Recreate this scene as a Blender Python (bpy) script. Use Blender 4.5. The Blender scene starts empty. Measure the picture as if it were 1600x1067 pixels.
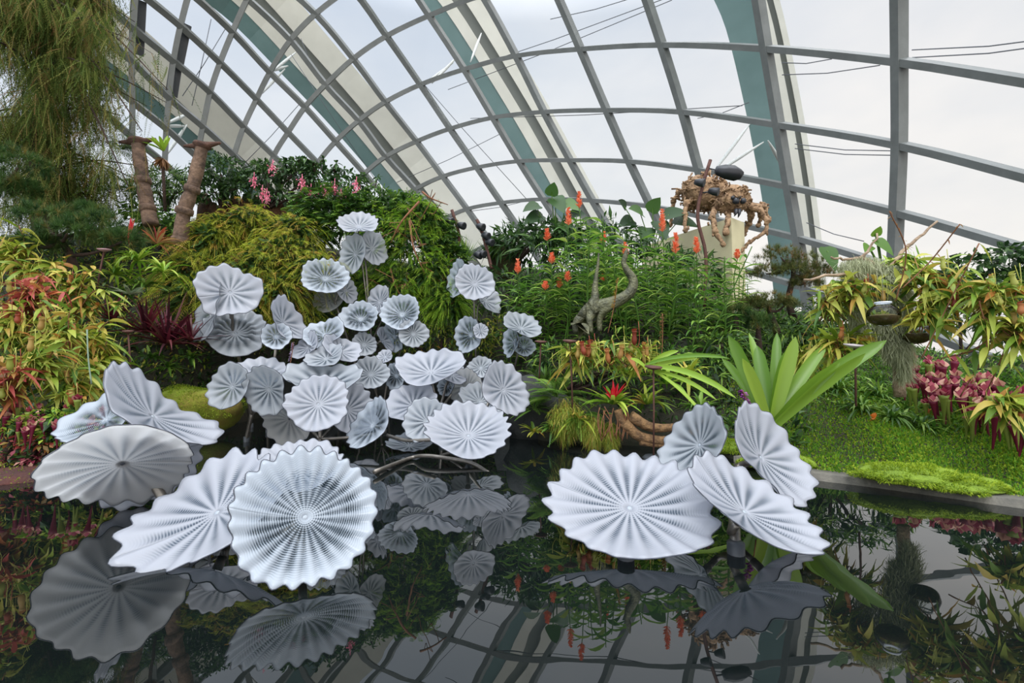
import bpy, math, random
import numpy as np
from mathutils import Vector, Matrix
C = bpy.context.scene.collection
R = math.radians
PI = math.pi
rng = np.random.default_rng(7)
random.seed(7)

# ------------------------------------------------------------------ camera
F = 16/36*1600
PITCH = R(1.9)
HC = 1.2
cd = bpy.data.cameras.new('camera'); cam = bpy.data.objects.new('camera', cd); C.objects.link(cam)
cam.location = (0, 0, HC); cam.rotation_euler = (R(90)+PITCH, 0, 0)
cd.lens = 16; cd.sensor_width = 36; cd.clip_end = 500
bpy.context.scene.camera = cam
vs = bpy.context.scene.view_settings
vs.view_transform = 'Standard'; vs.look = 'None'; vs.gamma = 1; vs.use_curve_mapping = False
vs.exposure = 0.0
cF = np.array([0, math.cos(PITCH), math.sin(PITCH)]); cU = np.array([0, -math.sin(PITCH), math.cos(PITCH)]); cR = np.array([1., 0, 0])
CAM = np.array([0, 0, HC])
def ray(px, py):
    return cF + cR*((px-800)/F) + cU*((533.5-py)/F)
def W(px, py, Y):
    d = ray(px, py); return CAM + d*(Y/d[1])
def Wd(px, py, dist):
    d = ray(px, py); return CAM + d/np.linalg.norm(d)*dist
def G(px, py, z=0.0):
    d = ray(px, py); return CAM + d*((z-HC)/d[2])

# ------------------------------------------------------------------ world and sun
def lin(r, g, b):
    f = lambda c: (c/255/12.92) if c/255 <= 0.04045 else ((c/255+0.055)/1.055)**2.4
    return (f(r), f(g), f(b))
world = bpy.data.worlds.new('overcast_sky'); bpy.context.scene.world = world; world.use_nodes = True
wt = world.node_tree; wt.nodes.clear()
def N(t, typ, **kw):
    n = t.nodes.new(typ)
    for k, v in kw.items():
        if k in n.inputs: n.inputs[k].default_value = v
        else: setattr(n, k, v)
    return n
def ramp(t, stops, interp='LINEAR'):
    n = t.nodes.new('ShaderNodeValToRGB'); n.color_ramp.interpolation = interp
    el = n.color_ramp.elements
    while len(el) > 1: el.remove(el[-1])
    el[0].position = stops[0][0]; el[0].color = (*stops[0][1], 1)
    for p, c in stops[1:]:
        e = el.new(p); e.color = (*c, 1)
    return n
wo = N(wt, 'ShaderNodeOutputWorld'); bg = N(wt, 'ShaderNodeBackground'); wt.links.new(bg.outputs[0], wo.inputs[0])
tc = N(wt, 'ShaderNodeTexCoord'); sep = N(wt, 'ShaderNodeSeparateXYZ'); wt.links.new(tc.outputs['Generated'], sep.inputs[0])
rz = ramp(wt, [(0.0, (.86, .84, .82)), (0.12, (.96, .94, .91)), (0.4, (.86, .87, .89)), (0.6, (.74, .78, .85)), (0.75, (1.9, 1.95, 2.05)), (1.0, (3.6, 3.7, 3.85))])
wt.links.new(sep.outputs[2], rz.inputs[0])
ma = N(wt, 'ShaderNodeMapRange'); wt.links.new(sep.outputs[0], ma.inputs[0])
ma.inputs[1].default_value = -.8; ma.inputs[2].default_value = .6
rx = ramp(wt, [(0, (.86, .92, 1.0)), (.6, (1.0, 1.01, 1.01)), (1, (1.06, 1.03, 1.0))]); wt.links.new(ma.outputs[0], rx.inputs[0])
mp = N(wt, 'ShaderNodeMapping'); mp.inputs['Scale'].default_value = (1.4, 1.4, 3.2); wt.links.new(tc.outputs['Generated'], mp.inputs[0])
nz = N(wt, 'ShaderNodeTexNoise', Scale=2.6, Detail=5.0, Roughness=.55); wt.links.new(mp.outputs[0], nz.inputs[0])
rn = ramp(wt, [(.3, (.90, .93, .97)), (.7, (1.06, 1.05, 1.04))]); wt.links.new(nz.outputs[0], rn.inputs[0])
my = N(wt, 'ShaderNodeMapRange'); wt.links.new(sep.outputs[1], my.inputs[0])
my.inputs[1].default_value = -.1; my.inputs[2].default_value = -.7; my.inputs[3].default_value = 1.0; my.inputs[4].default_value = 2.0
def mul(t, a, b):
    m = N(t, 'ShaderNodeMix', data_type='RGBA', blend_type='MULTIPLY'); m.inputs[0].default_value = 1
    t.links.new(a, m.inputs[6]); t.links.new(b, m.inputs[7]); return m.outputs[2]
col = mul(wt, mul(wt, rz.outputs[0], rx.outputs[0]), rn.outputs[0])
wt.links.new(col, bg.inputs[0]); wt.links.new(my.outputs[0], bg.inputs[1])
sd = bpy.data.lights.new('sun', 'SUN'); sd.energy = 1.0; sd.angle = R(25); sd.color = (1, .97, .92)
sun = bpy.data.objects.new('sun', sd); C.objects.link(sun); sun.rotation_euler = (R(38), R(-14), 0)

# ------------------------------------------------------------------ materials
MATS = {}
def newmat(name):
    m = bpy.data.materials.new(name); m.use_nodes = True; t = m.node_tree; t.nodes.clear()
    return m, t, N(t, 'ShaderNodeOutputMaterial')
def plain(name, c, rough=.5, metal=0, noise=0, nscale=8, c2=None, bump=0, bscale=40, spec=.5):
    if name in MATS: return MATS[name]
    m, t, o = newmat(name)
    p = N(t, 'ShaderNodeBsdfPrincipled'); p.inputs['Roughness'].default_value = rough; p.inputs['Metallic'].default_value = metal
    p.inputs['Specular IOR Level'].default_value = spec
    p.inputs['Base Color'].default_value = (*c, 1)
    co = N(t, 'ShaderNodeTexCoord')
    if c2 is not None:
        n = N(t, 'ShaderNodeTexNoise', Scale=nscale, Detail=6.0, Roughness=.65); t.links.new(co.outputs['Object'], n.inputs[0])
        r = ramp(t, [(.35, c), (.65, c2)]); t.links.new(n.outputs[0], r.inputs[0]); t.links.new(r.outputs[0], p.inputs['Base Color'])
    if bump:
        n2 = N(t, 'ShaderNodeTexNoise', Scale=bscale, Detail=5.0); t.links.new(co.outputs['Object'], n2.inputs[0])
        b = N(t, 'ShaderNodeBump', Strength=bump); b.inputs['Distance'].default_value = .03
        t.links.new(n2.outputs[0], b.inputs['Height']); t.links.new(b.outputs[0], p.inputs['Normal'])
    t.links.new(p.outputs[0], o.inputs[0]); MATS[name] = m; return m
def leafmat(name, cols, rough=.45, trans=.3, spec=.35):
    if name in MATS: return MATS[name]
    m, t, o = newmat(name)
    a = N(t, 'ShaderNodeAttribute', attribute_name='rnd')
    n = len(cols); r = ramp(t, [(i/(n-1) if n > 1 else 0, lin(*c)) for i, c in enumerate(cols)])
    t.links.new(a.outputs['Fac'], r.inputs[0])
    p = N(t, 'ShaderNodeBsdfPrincipled'); p.inputs['Roughness'].default_value = rough; p.inputs['Specular IOR Level'].default_value = spec
    t.links.new(r.outputs[0], p.inputs['Base Color'])
    tr = N(t, 'ShaderNodeBsdfTranslucent'); t.links.new(r.outputs[0], tr.inputs[0])
    mx = N(t, 'ShaderNodeMixShader'); mx.inputs[0].default_value = trans
    t.links.new(p.outputs[0], mx.inputs[1]); t.links.new(tr.outputs[0], mx.inputs[2]); t.links.new(mx.outputs[0], o.inputs[0])
    MATS[name] = m; return m

STEEL = plain('dome_steel', lin(118, 122, 120), .45, 0, c2=lin(104, 108, 106), nscale=1.5)
CREAM = plain('arch_cream', lin(232, 230, 218), .6, c2=lin(220, 218, 206), nscale=.6)
TEAL = plain('arch_teal', lin(110, 138, 136), .35, c2=lin(98, 126, 124), nscale=.5)
GROOVE = plain('arch_groove', lin(128, 132, 128), .6)
WHITEP = plain('white_paint', lin(205, 208, 205), .5)
CABLE = plain('cable_steel', lin(95, 98, 105), .4)
DARKSTEEL = plain('dark_steel', lin(58, 62, 66), .5)
STALK = plain('brushed_stalk', lin(140, 134, 126), .38, .75, c2=lin(110, 104, 96), nscale=9)
RUST = plain('rusted_steel', lin(96, 62, 52), .75, .2, c2=lin(70, 44, 38), nscale=14, bump=.3)
BLACKP = plain('black_plastic', lin(34, 36, 42), .45)
SOIL = plain('dark_soil', lin(46, 40, 28), .95, c2=lin(30, 34, 20), nscale=3, bump=.6, bscale=14)
MOSSM = plain('moss_green', lin(104, 128, 36), .95, c2=lin(132, 158, 42), nscale=5, bump=.9, bscale=60)
MOSSR = plain('moss_rock_mix', lin(134, 158, 40), .95, c2=lin(132, 116, 48), nscale=2.2, bump=.9, bscale=70)
STONE = plain('kerb_stone', lin(112, 108, 98), .85, c2=lin(82, 80, 74), nscale=6, bump=.4)
DSTONE = plain('dark_stone', lin(48, 50, 48), .8, c2=lin(30, 32, 32), nscale=3, bump=.8, bscale=9)
BARK = plain('grey_bark', lin(112, 92, 74), .9, c2=lin(70, 56, 46), nscale=7, bump=.9, bscale=25)
DBARK = plain('dark_bark', lin(66, 48, 38), .9, c2=lin(42, 32, 26), nscale=7, bump=.9, bscale=25)
DRIFT = plain('driftwood', lin(168, 146, 122), .85, c2=lin(120, 100, 80), nscale=8, bump=.7, bscale=30)
SPIDERM = plain('spider_wood', lin(172, 140, 106), .9, c2=lin(96, 72, 52), nscale=9, bump=1, bscale=18)
TOTEM = plain('totem_wood', lin(122, 98, 80), .9, c2=lin(64, 50, 42), nscale=6, bump=1, bscale=14)
TWIG = plain('twig_brown', lin(132, 88, 56), .85, c2=lin(104, 66, 44), nscale=12)
WALLM = plain('cream_render', lin(196, 188, 152), .8, c2=lin(184, 176, 142), nscale=1.2)
BRONZE = plain('verdigris_bronze', lin(104, 104, 76), .45, .35, c2=lin(58, 60, 46), nscale=10, bump=.6, bscale=30)
ROOTW = plain('fern_root_wall', lin(96, 64, 40), .95, c2=lin(52, 36, 24), nscale=5, bump=1, bscale=22)
GREYM = plain('grey_roof', lin(150, 152, 155), .5)

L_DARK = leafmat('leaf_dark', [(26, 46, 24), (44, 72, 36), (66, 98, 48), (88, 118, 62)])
L_MID = leafmat('leaf_mid', [(40, 72, 26), (66, 104, 34), (96, 134, 46), (134, 162, 66)])
L_BRIGHT = leafmat('leaf_bright', [(70, 112, 30), (110, 150, 40), (150, 180, 60), (186, 200, 88)])
L_YEL = leafmat('leaf_yellowgreen', [(86, 116, 32), (126, 148, 44), (164, 174, 62), (190, 186, 84), (176, 130, 60)])
L_NEP = leafmat('leaf_pitcher_vine', [(70, 108, 36), (104, 136, 44), (140, 160, 58), (172, 180, 80), (190, 184, 84), (176, 110, 56)])
L_REDN = leafmat('leaf_red_pitcher', [(150, 60, 56), (176, 84, 76), (190, 110, 70), (150, 140, 60), (110, 40, 50)])
L_RED = leafmat('leaf_maroon', [(46, 16, 26), (78, 26, 38), (112, 40, 54), (84, 56, 48)])
L_FEATH = leafmat('leaf_feathery', [(104, 122, 34), (140, 152, 46), (170, 178, 62), (192, 192, 84), (184, 140, 70)], .7, .4, .1)
L_FEATH2 = leafmat('leaf_feathery_green', [(76, 118, 30), (112, 152, 40), (144, 178, 54), (172, 194, 76)], .7, .4, .1)
L_WEEP = leafmat('leaf_weeping', [(50, 66, 34), (78, 98, 46), (108, 124, 60), (134, 138, 74), (136, 104, 70)], .7, .35, .1)
L_PINE = leafmat('needle_pine', [(34, 58, 34), (54, 84, 42), (80, 108, 54), (124, 112, 60)], .5, .2, .2)
L_PINE2 = leafmat('needle_bonsai', [(58, 70, 40), (84, 98, 50), (112, 114, 64), (132, 92, 60)], .5, .2, .2)
L_MOSS = leafmat('tuft_moss', [(88, 116, 28), (120, 146, 36), (150, 172, 48), (176, 190, 70)], .8, .4, .1)
L_GRASS = leafmat('tuft_grass', [(70, 120, 34), (98, 148, 44), (128, 172, 56)], .7, .4, .1)
L_FERN = leafmat('leaf_fern', [(74, 112, 40), (106, 144, 54), (140, 172, 74)], .5, .4, .2)
L_TAN = leafmat('leaf_dry', [(120, 90, 56), (160, 124, 80), (196, 160, 110), (120, 60, 40)], .8, .3, .1)
L_SPAN = leafmat('spanish_moss', [(150, 156, 124), (182, 186, 152), (206, 208, 178)], .9, .4, .05)
FL_OR = leafmat('petal_orange', [(222, 104, 66), (238, 132, 94), (246, 164, 126)], .5, .35, .2)
FL_PINK = leafmat('petal_pink', [(214, 96, 130), (236, 138, 164), (246, 176, 190)], .5, .35, .2)
FL_PURP = leafmat('petal_purple', [(110, 30, 110), (150, 56, 150), (180, 96, 180)], .5, .3, .2)
FL_LAV = leafmat('petal_lavender', [(150, 120, 160), (190, 160, 196), (214, 196, 220)], .5, .3, .2)
FL_RED = leafmat('bract_red', [(180, 20, 40), (206, 34, 54), (226, 70, 80)], .4, .3, .3)
L_SARR = leafmat('trumpet_purple', [(110, 30, 54), (150, 54, 76), (186, 104, 116), (196, 160, 130)], .4, .35, .3)
L_SARG = leafmat('trumpet_green', [(120, 140, 60), (150, 160, 76), (186, 120, 90)], .4, .35, .3)
PITCH_R = leafmat('pitcher_red', [(120, 52, 40), (160, 80, 54), (186, 130, 76)], .35, .3, .4)
PITCH_G = leafmat('pitcher_green', [(150, 160, 70), (184, 184, 96), (170, 120, 70)], .35, .3, .4)

def glassmat(name, white, grey, alpha, streak, rip, base=0., trans=.45, nc=1.2):
    m, t, o = newmat(name)
    uv = N(t, 'ShaderNodeUVMap'); s = N(t, 'ShaderNodeSeparateXYZ'); t.links.new(uv.outputs[0], s.inputs[0])
    def math_(op, a, b=None, c=None):
        n = N(t, 'ShaderNodeMath', operation=op)
        for i, v in enumerate((a, b, c)):
            if v is None: continue
            if isinstance(v, (int, float)): n.inputs[i].default_value = v
            else: t.links.new(v, n.inputs[i])
        return n.outputs[0]
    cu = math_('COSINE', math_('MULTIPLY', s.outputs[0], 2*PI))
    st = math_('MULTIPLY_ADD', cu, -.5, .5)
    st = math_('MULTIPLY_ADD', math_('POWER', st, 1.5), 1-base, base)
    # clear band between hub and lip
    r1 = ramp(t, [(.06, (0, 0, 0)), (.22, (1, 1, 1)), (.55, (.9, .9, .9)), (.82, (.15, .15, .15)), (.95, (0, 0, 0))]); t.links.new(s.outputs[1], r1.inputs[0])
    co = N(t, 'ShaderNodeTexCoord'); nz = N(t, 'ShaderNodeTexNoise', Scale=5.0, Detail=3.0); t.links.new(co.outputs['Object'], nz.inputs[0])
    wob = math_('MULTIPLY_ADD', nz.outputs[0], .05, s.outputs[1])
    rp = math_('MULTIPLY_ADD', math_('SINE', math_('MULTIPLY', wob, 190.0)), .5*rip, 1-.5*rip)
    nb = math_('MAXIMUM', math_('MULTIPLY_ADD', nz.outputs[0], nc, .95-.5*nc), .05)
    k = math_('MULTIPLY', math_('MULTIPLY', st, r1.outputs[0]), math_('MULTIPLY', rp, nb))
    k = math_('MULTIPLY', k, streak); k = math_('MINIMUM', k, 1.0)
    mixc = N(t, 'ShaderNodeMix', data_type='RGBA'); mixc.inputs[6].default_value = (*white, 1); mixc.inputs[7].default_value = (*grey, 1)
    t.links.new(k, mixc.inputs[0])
    p = N(t, 'ShaderNodeBsdfPrincipled'); p.inputs['Roughness'].default_value = .08; p.inputs['IOR'].default_value = 1.5
    p.inputs['Specular IOR Level'].default_value = .5
    t.links.new(mixc.outputs[2], p.inputs['Base Color'])
    b = N(t, 'ShaderNodeBump', Strength=.22); b.inputs['Distance'].default_value = .01
    t.links.new(math_('MULTIPLY', rp, r1.outputs[0]), b.inputs['Height']); t.links.new(b.outputs[0], p.inputs['Normal'])
    tr = N(t, 'ShaderNodeBsdfTranslucent'); t.links.new(mixc.outputs[2], tr.inputs[0])
    mx = N(t, 'ShaderNodeMixShader'); mx.inputs[0].default_value = trans
    t.links.new(p.outputs[0], mx.inputs[1]); t.links.new(tr.outputs[0], mx.inputs[2])
    tp = N(t, 'ShaderNodeBsdfTransparent'); tp.inputs[0].default_value = (.9, .94, .97, 1)
    al = math_('MINIMUM', math_('MULTIPLY_ADD', k, alpha, alpha*.08), .9)
    m2 = N(t, 'ShaderNodeMixShader'); t.links.new(al, m2.inputs[0]); t.links.new(mx.outputs[0], m2.inputs[1]); t.links.new(tp.outputs[0], m2.inputs[2])
    t.links.new(m2.outputs[0], o.inputs[0]); MATS[name] = m; return m
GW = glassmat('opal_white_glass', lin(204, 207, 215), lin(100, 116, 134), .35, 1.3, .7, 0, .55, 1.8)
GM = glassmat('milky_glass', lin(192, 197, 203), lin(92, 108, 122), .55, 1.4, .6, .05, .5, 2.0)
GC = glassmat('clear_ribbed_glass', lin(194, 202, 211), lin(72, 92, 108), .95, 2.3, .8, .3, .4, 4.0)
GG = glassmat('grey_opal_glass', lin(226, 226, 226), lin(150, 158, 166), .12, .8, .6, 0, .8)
LIP = plain('dark_lip', lin(70, 74, 84), .25)
HUBM = plain('hub_glass', lin(150, 158, 166), .25)
PALELIP = plain('pale_lip', lin(190, 196, 204), .2)

def watermat():
    m, t, o = newmat('black_pond_water')
    p = N(t, 'ShaderNodeBsdfPrincipled'); p.inputs['Base Color'].default_value = (.004, .006, .006, 1); p.inputs['Roughness'].default_value = .004
    p.inputs['IOR'].default_value = 1.8; p.inputs['Specular IOR Level'].default_value = .5
    co = N(t, 'ShaderNodeTexCoord')
    n = N(t, 'ShaderNodeTexNoise', Scale=2.2, Detail=2.0, Roughness=.4); t.links.new(co.outputs['Object'], n.inputs[0])
    b = N(t, 'ShaderNodeBump', Strength=.035); b.inputs['Distance'].default_value = .05
    t.links.new(n.outputs[0], b.inputs['Height']); t.links.new(b.outputs[0], p.inputs['Normal']); t.links.new(p.outputs[0], o.inputs[0]); return m
WATER = watermat()
def panemat():
    m, t, o = newmat('dome_glass')
    tp = N(t, 'ShaderNodeBsdfTransparent'); tp.inputs[0].default_value = (.965, .975, .975, 1)
    gl = N(t, 'ShaderNodeBsdfGlossy'); gl.inputs['Roughness'].default_value = .02
    fr = N(t, 'ShaderNodeFresnel'); fr.inputs[0].default_value = 1.3
    mx = N(t, 'ShaderNodeMixShader'); m1 = N(t, 'ShaderNodeMath', operation='MULTIPLY'); m1.inputs[1].default_value = .4
    t.links.new(fr.outputs[0], m1.inputs[0]); t.links.new(m1.outputs[0], mx.inputs[0]); t.links.new(tp.outputs[0], mx.inputs[1]); t.links.new(gl.outputs[0], mx.inputs[2])
    t.links.new(mx.outputs[0], o.inputs[0]); return m
PANE = panemat()
def clearmat():
    m, t, o = newmat('globe_glass')
    tp = N(t, 'ShaderNodeBsdfTransparent'); tp.inputs[0].default_value = (.9, .93, .93, 1)
    gl = N(t, 'ShaderNodeBsdfGlossy'); gl.inputs['Roughness'].default_value = .01
    lw = N(t, 'ShaderNodeLayerWeight'); lw.inputs[0].default_value = .25
    mx = N(t, 'ShaderNodeMixShader'); t.links.new(lw.outputs[0], mx.inputs[0]); t.links.new(tp.outputs[0], mx.inputs[1]); t.links.new(gl.outputs[0], mx.inputs[2])
    t.links.new(mx.outputs[0], o.inputs[0]); return m
GLOBE = clearmat()

# ------------------------------------------------------------------ mesh builder
def nrm(v):
    v = np.asarray(v, float); n = np.linalg.norm(v, axis=-1, keepdims=True); n[n < 1e-9] = 1; return v/n
class MB:
    def __init__(s): s.v = []; s.f = []; s.r = []; s.n = 0; s.uv = []
    def add(s, v, f, r=None):
        v = np.asarray(v, float).reshape(-1, 3); f = np.asarray(f, int).reshape(-1, 4)
        s.v.append(v); s.f.append(f+s.n); s.n += len(v)
        s.r.append(np.full(len(v), .5) if r is None else np.broadcast_to(np.asarray(r, float), (len(v),)).copy()); return s
    def ribbons(s, P0, D0, L, Wd_, droop=0., seg=3, fold=.35, prof='leaf', rnd=None, up=None, roll=0., jit=.25, sway=0.):
        P0 = np.atleast_2d(np.asarray(P0, float)); n = len(P0)
        D0 = nrm(np.broadcast_to(np.asarray(D0, float), (n, 3)))
        A = lambda x: np.broadcast_to(np.asarray(x, float), (n,))
        L = A(L); w = A(Wd_); droop = A(droop); roll = A(roll)
        t = np.linspace(0, 1, seg+1)
        P = P0[:, None] + D0[:, None]*L[:, None, None]*t[None, :, None]
        P[:, :, 2] -= (droop*L)[:, None]*t[None]**2
        upv = np.array([0, 0, 1.]) if up is None else np.asarray(up, float)
        u = np.broadcast_to(upv, (n, 3)) + rng.normal(0, jit, (n, 3))
        T = np.broadcast_to(D0[:, None], P.shape).copy(); T[:, :, 2] -= 2*droop[:, None]*t[None]; T = nrm(T)
        sd = nrm(np.cross(D0, u))
        if sway: P += sd[:, None]*(sway*L*rng.normal(0, 1, n))[:, None, None]*(t**2)[None, :, None]
        S = np.broadcast_to(sd[:, None], P.shape); Nn = nrm(np.cross(S, T))
        cr, sr = np.cos(roll)[:, None, None], np.sin(roll)[:, None, None]
        S, Nn = S*cr+Nn*sr, Nn*cr-S*sr
        if prof == 'leaf': pw = np.sin(PI*np.clip(t, 0, 1)**.8)*.97+.03
        elif prof == 'strap': pw = (1-t**4)*(.55+.45*np.minimum(1, t*4))+.02
        elif prof == 'blade': pw = (1-t)**.8+.03
        elif prof == 'broad': pw = np.interp(t, [0, .25, .6, .85, .95, 1], [.55, .8, 1, .8, .45, .05])
        elif prof == 'heart': pw = np.interp(t, [0, .12, .35, .7, 1], [.5, .95, 1, .6, .03])
        elif prof == 'grow': pw = np.interp(t, [0, .6, .85, 1], [.35, .8, 1, .25])
        else: pw = np.ones_like(t)
        h = (w[:, None]*pw[None]*.5)[:, :, None]
        r = rng.random(n) if rnd is None else A(rnd)
        if fold is None:
            V = np.stack([P-S*h, P+S*h], 2); k = 2
        else:
            V = np.stack([P-S*h+Nn*h*fold, P, P+S*h+Nn*h*fold], 2); k = 3
        m = (seg+1)*k
        base = []
        for i in range(seg):
            for j in range(k-1):
                a = i*k+j; base.append((a, a+1, a+k+1, a+k))
        base = np.array(base)
        f = (base[None]+(np.arange(n)*m)[:, None, None]).reshape(-1, 4)
        s.add(V.reshape(-1, 3), f, np.repeat(r, m)); return s
    def tube(s, pts, rad, sides=8, cap=True, r=None):
        pts = np.asarray(pts, float); n = len(pts); rad = np.atleast_1d(np.asarray(rad, float)); rad = np.interp(np.linspace(0, 1, n), np.linspace(0, 1, len(rad)), rad) if len(rad) > 1 else np.full(n, rad[0])
        T = np.gradient(pts, axis=0); T = nrm(T)
        ref = np.array([0, 0, 1.]) if abs(T[0][2]) < .9 else np.array([1., 0, 0])
        V = []; 
        for i in range(n):
            u = ref - T[i]*np.dot(ref, T[i]); u /= np.linalg.norm(u); ref = u; w = np.cross(T[i], u)
            a = np.linspace(0, 2*PI, sides, endpoint=False)
            V.append(pts[i]+rad[i]*(np.cos(a)[:, None]*u+np.sin(a)[:, None]*w))
        V = np.concatenate(V); f = []
        for i in range(n-1):
            for j in range(sides):
                k = (j+1) % sides; f.append((i*sides+j, i*sides+k, (i+1)*sides+k, (i+1)*sides+j))
        if cap:
            V = np.vstack([V, pts[0], pts[-1]]); c0 = n*sides; c1 = c0+1
            for j in range(0, sides, 2):
                f.append((c0, (j+2) % sides, (j+1) % sides, j)); b = (n-1)*sides; f.append((c1, b+j, b+(j+1) % sides, b+(j+2) % sides))
        s.add(V, f, r); return s
    def lathe(s, prof, org=(0, 0, 0), axis=(0, 0, 1), seg=16, r=None):
        axis = nrm(np.asarray(axis, float)); ref = np.array([1., 0, 0]) if abs(axis[0]) < .9 else np.array([0, 1., 0])
        u = nrm(np.cross(axis, ref)); w = np.cross(axis, u); a = np.linspace(0, 2*PI, seg, endpoint=False)
        V = np.concatenate([np.asarray(org)+axis*z+rr*(np.cos(a)[:, None]*u+np.sin(a)[:, None]*w) for rr, z in prof])
        f = [(i*seg+j, i*seg+(j+1) % seg, (i+1)*seg+(j+1) % seg, (i+1)*seg+j) for i in range(len(prof)-1) for j in range(seg)]
        s.add(V, f, r); return s
    def box(s, c, d, rot=None, r=None):
        x, y, z = np.asarray(d)/2
        V = np.array([(-x, -y, -z), (x, -y, -z), (x, y, -z), (-x, y, -z), (-x, -y, z), (x, -y, z), (x, y, z), (-x, y, z)])
        if rot is not None: V = V@np.asarray(rot).T
        s.add(V+np.asarray(c), [(0, 3, 2, 1), (4, 5, 6, 7), (0, 1, 5, 4), (1, 2, 6, 5), (2, 3, 7, 6), (3, 0, 4, 7)], r); return s
    def blob(s, c, rad, rough=.12, seg=18, seed=0, rot=None, r=None):
        a = np.linspace(0, 2*PI, seg, endpoint=False); b = np.linspace(.02, PI-.02, seg//2+2)
        A, B = np.meshgrid(a, b); d = np.stack([np.sin(B)*np.cos(A), np.sin(B)*np.sin(A), np.cos(B)], -1).reshape(-1, 3)
        g = np.random.default_rng(seed); k = np.zeros(len(d))
        for _ in range(7):
            q = g.normal(0, 1, 3)*g.uniform(2, 5); k += np.sin(d@q+g.uniform(0, 6))/3
        V = d*(1+rough*k)[:, None]*np.asarray(rad)
        if rot is not None: V = V@np.asarray(rot).T
        nb = len(b); f = [(i*seg+j, (i+1)*seg+j, (i+1)*seg+(j+1) % seg, i*seg+(j+1) % seg) for i in range(nb-1) for j in range(seg)]
        s.add(V+np.asarray(c), f, r); return s
    def build(s, name, mat, parent=None, org=None, smooth=True, uv=None):
        v = np.concatenate(s.v); f = np.concatenate(s.f); rr = np.concatenate(s.r)
        if parent is not None:
            q = parent; o = np.zeros(3)
            while q is not None: o += np.array(q.location); q = q.parent
            off = o
        else: off = np.zeros(3) if org is None else np.asarray(org, float)
        me = bpy.data.meshes.new(name)
        me.vertices.add(len(v)); me.vertices.foreach_set('co', (v-off).ravel())
        me.loops.add(f.size); me.loops.foreach_set('vertex_index', f.ravel())
        me.polygons.add(len(f)); me.polygons.foreach_set('loop_start', np.arange(0, f.size, 4)); me.polygons.foreach_set('loop_total', np.full(len(f), 4))
        me.update(calc_edges=True)
        at = me.attributes.new('rnd', 'FLOAT', 'POINT'); at.data.foreach_set('value', rr)
        if uv is not None:
            ul = me.uv_layers.new(name='UVMap'); ul.data.foreach_set('uv', np.asarray(uv)[f.ravel()].ravel())
        me.polygons.foreach_set('use_smooth', np.full(len(f), smooth))
        me.validate()
        for mm in (mat if isinstance(mat, (list, tuple)) else [mat]): me.materials.append(mm)
        o = bpy.data.objects.new(name, me); C.objects.link(o)
        if parent is not None: o.parent = parent
        else: o.location = off
        return o
def tag(o, label=None, cat=None, group=None, kind=None):
    if label: o['label'] = label
    if cat: o['category'] = cat
    if group: o['group'] = group
    if kind: o['kind'] = kind
    return o
def thing(name, label, cat, loc, group=None):
    o = bpy.data.objects.new(name, None); C.objects.link(o); o.location = tuple(loc); o.empty_display_size = .1
    return tag(o, label, cat, group)
def dup(root, loc, rz=0., sc=1., label=None):
    r = root.copy(); C.objects.link(r); r.location = tuple(loc); r.rotation_euler = (0, 0, rz); r.scale = (sc, sc, sc)
    if label: r['label'] = label
    for ch in list(root.children):
        c = ch.copy(); C.objects.link(c); c.parent = r
        for g in ch.children:
            d = g.copy(); C.objects.link(d); d.parent = c
    return r
def spline(pts, n=12):
    P = np.asarray(pts, float)
    if len(P) < 3: return np.array([P[0]+(P[-1]-P[0])*t for t in np.linspace(0, 1, n)])
    Q = np.vstack([2*P[0]-P[1], P, 2*P[-1]-P[-2]]); out = []
    m = len(P)-1
    for i in range(m):
        a, b, c, d = Q[i:i+4]; k = max(2, n//m)
        for t in np.linspace(0, 1, k, endpoint=(i == m-1)):
            out.append(.5*((2*b)+(-a+c)*t+(2*a-5*b+4*c-d)*t*t+(-a+3*b-3*c+d)*t**3))
    return np.array(out)
def cone(d, spread, n):
    return nrm(np.asarray(d, float)+rng.normal(0, spread, (n, 3)))

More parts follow.
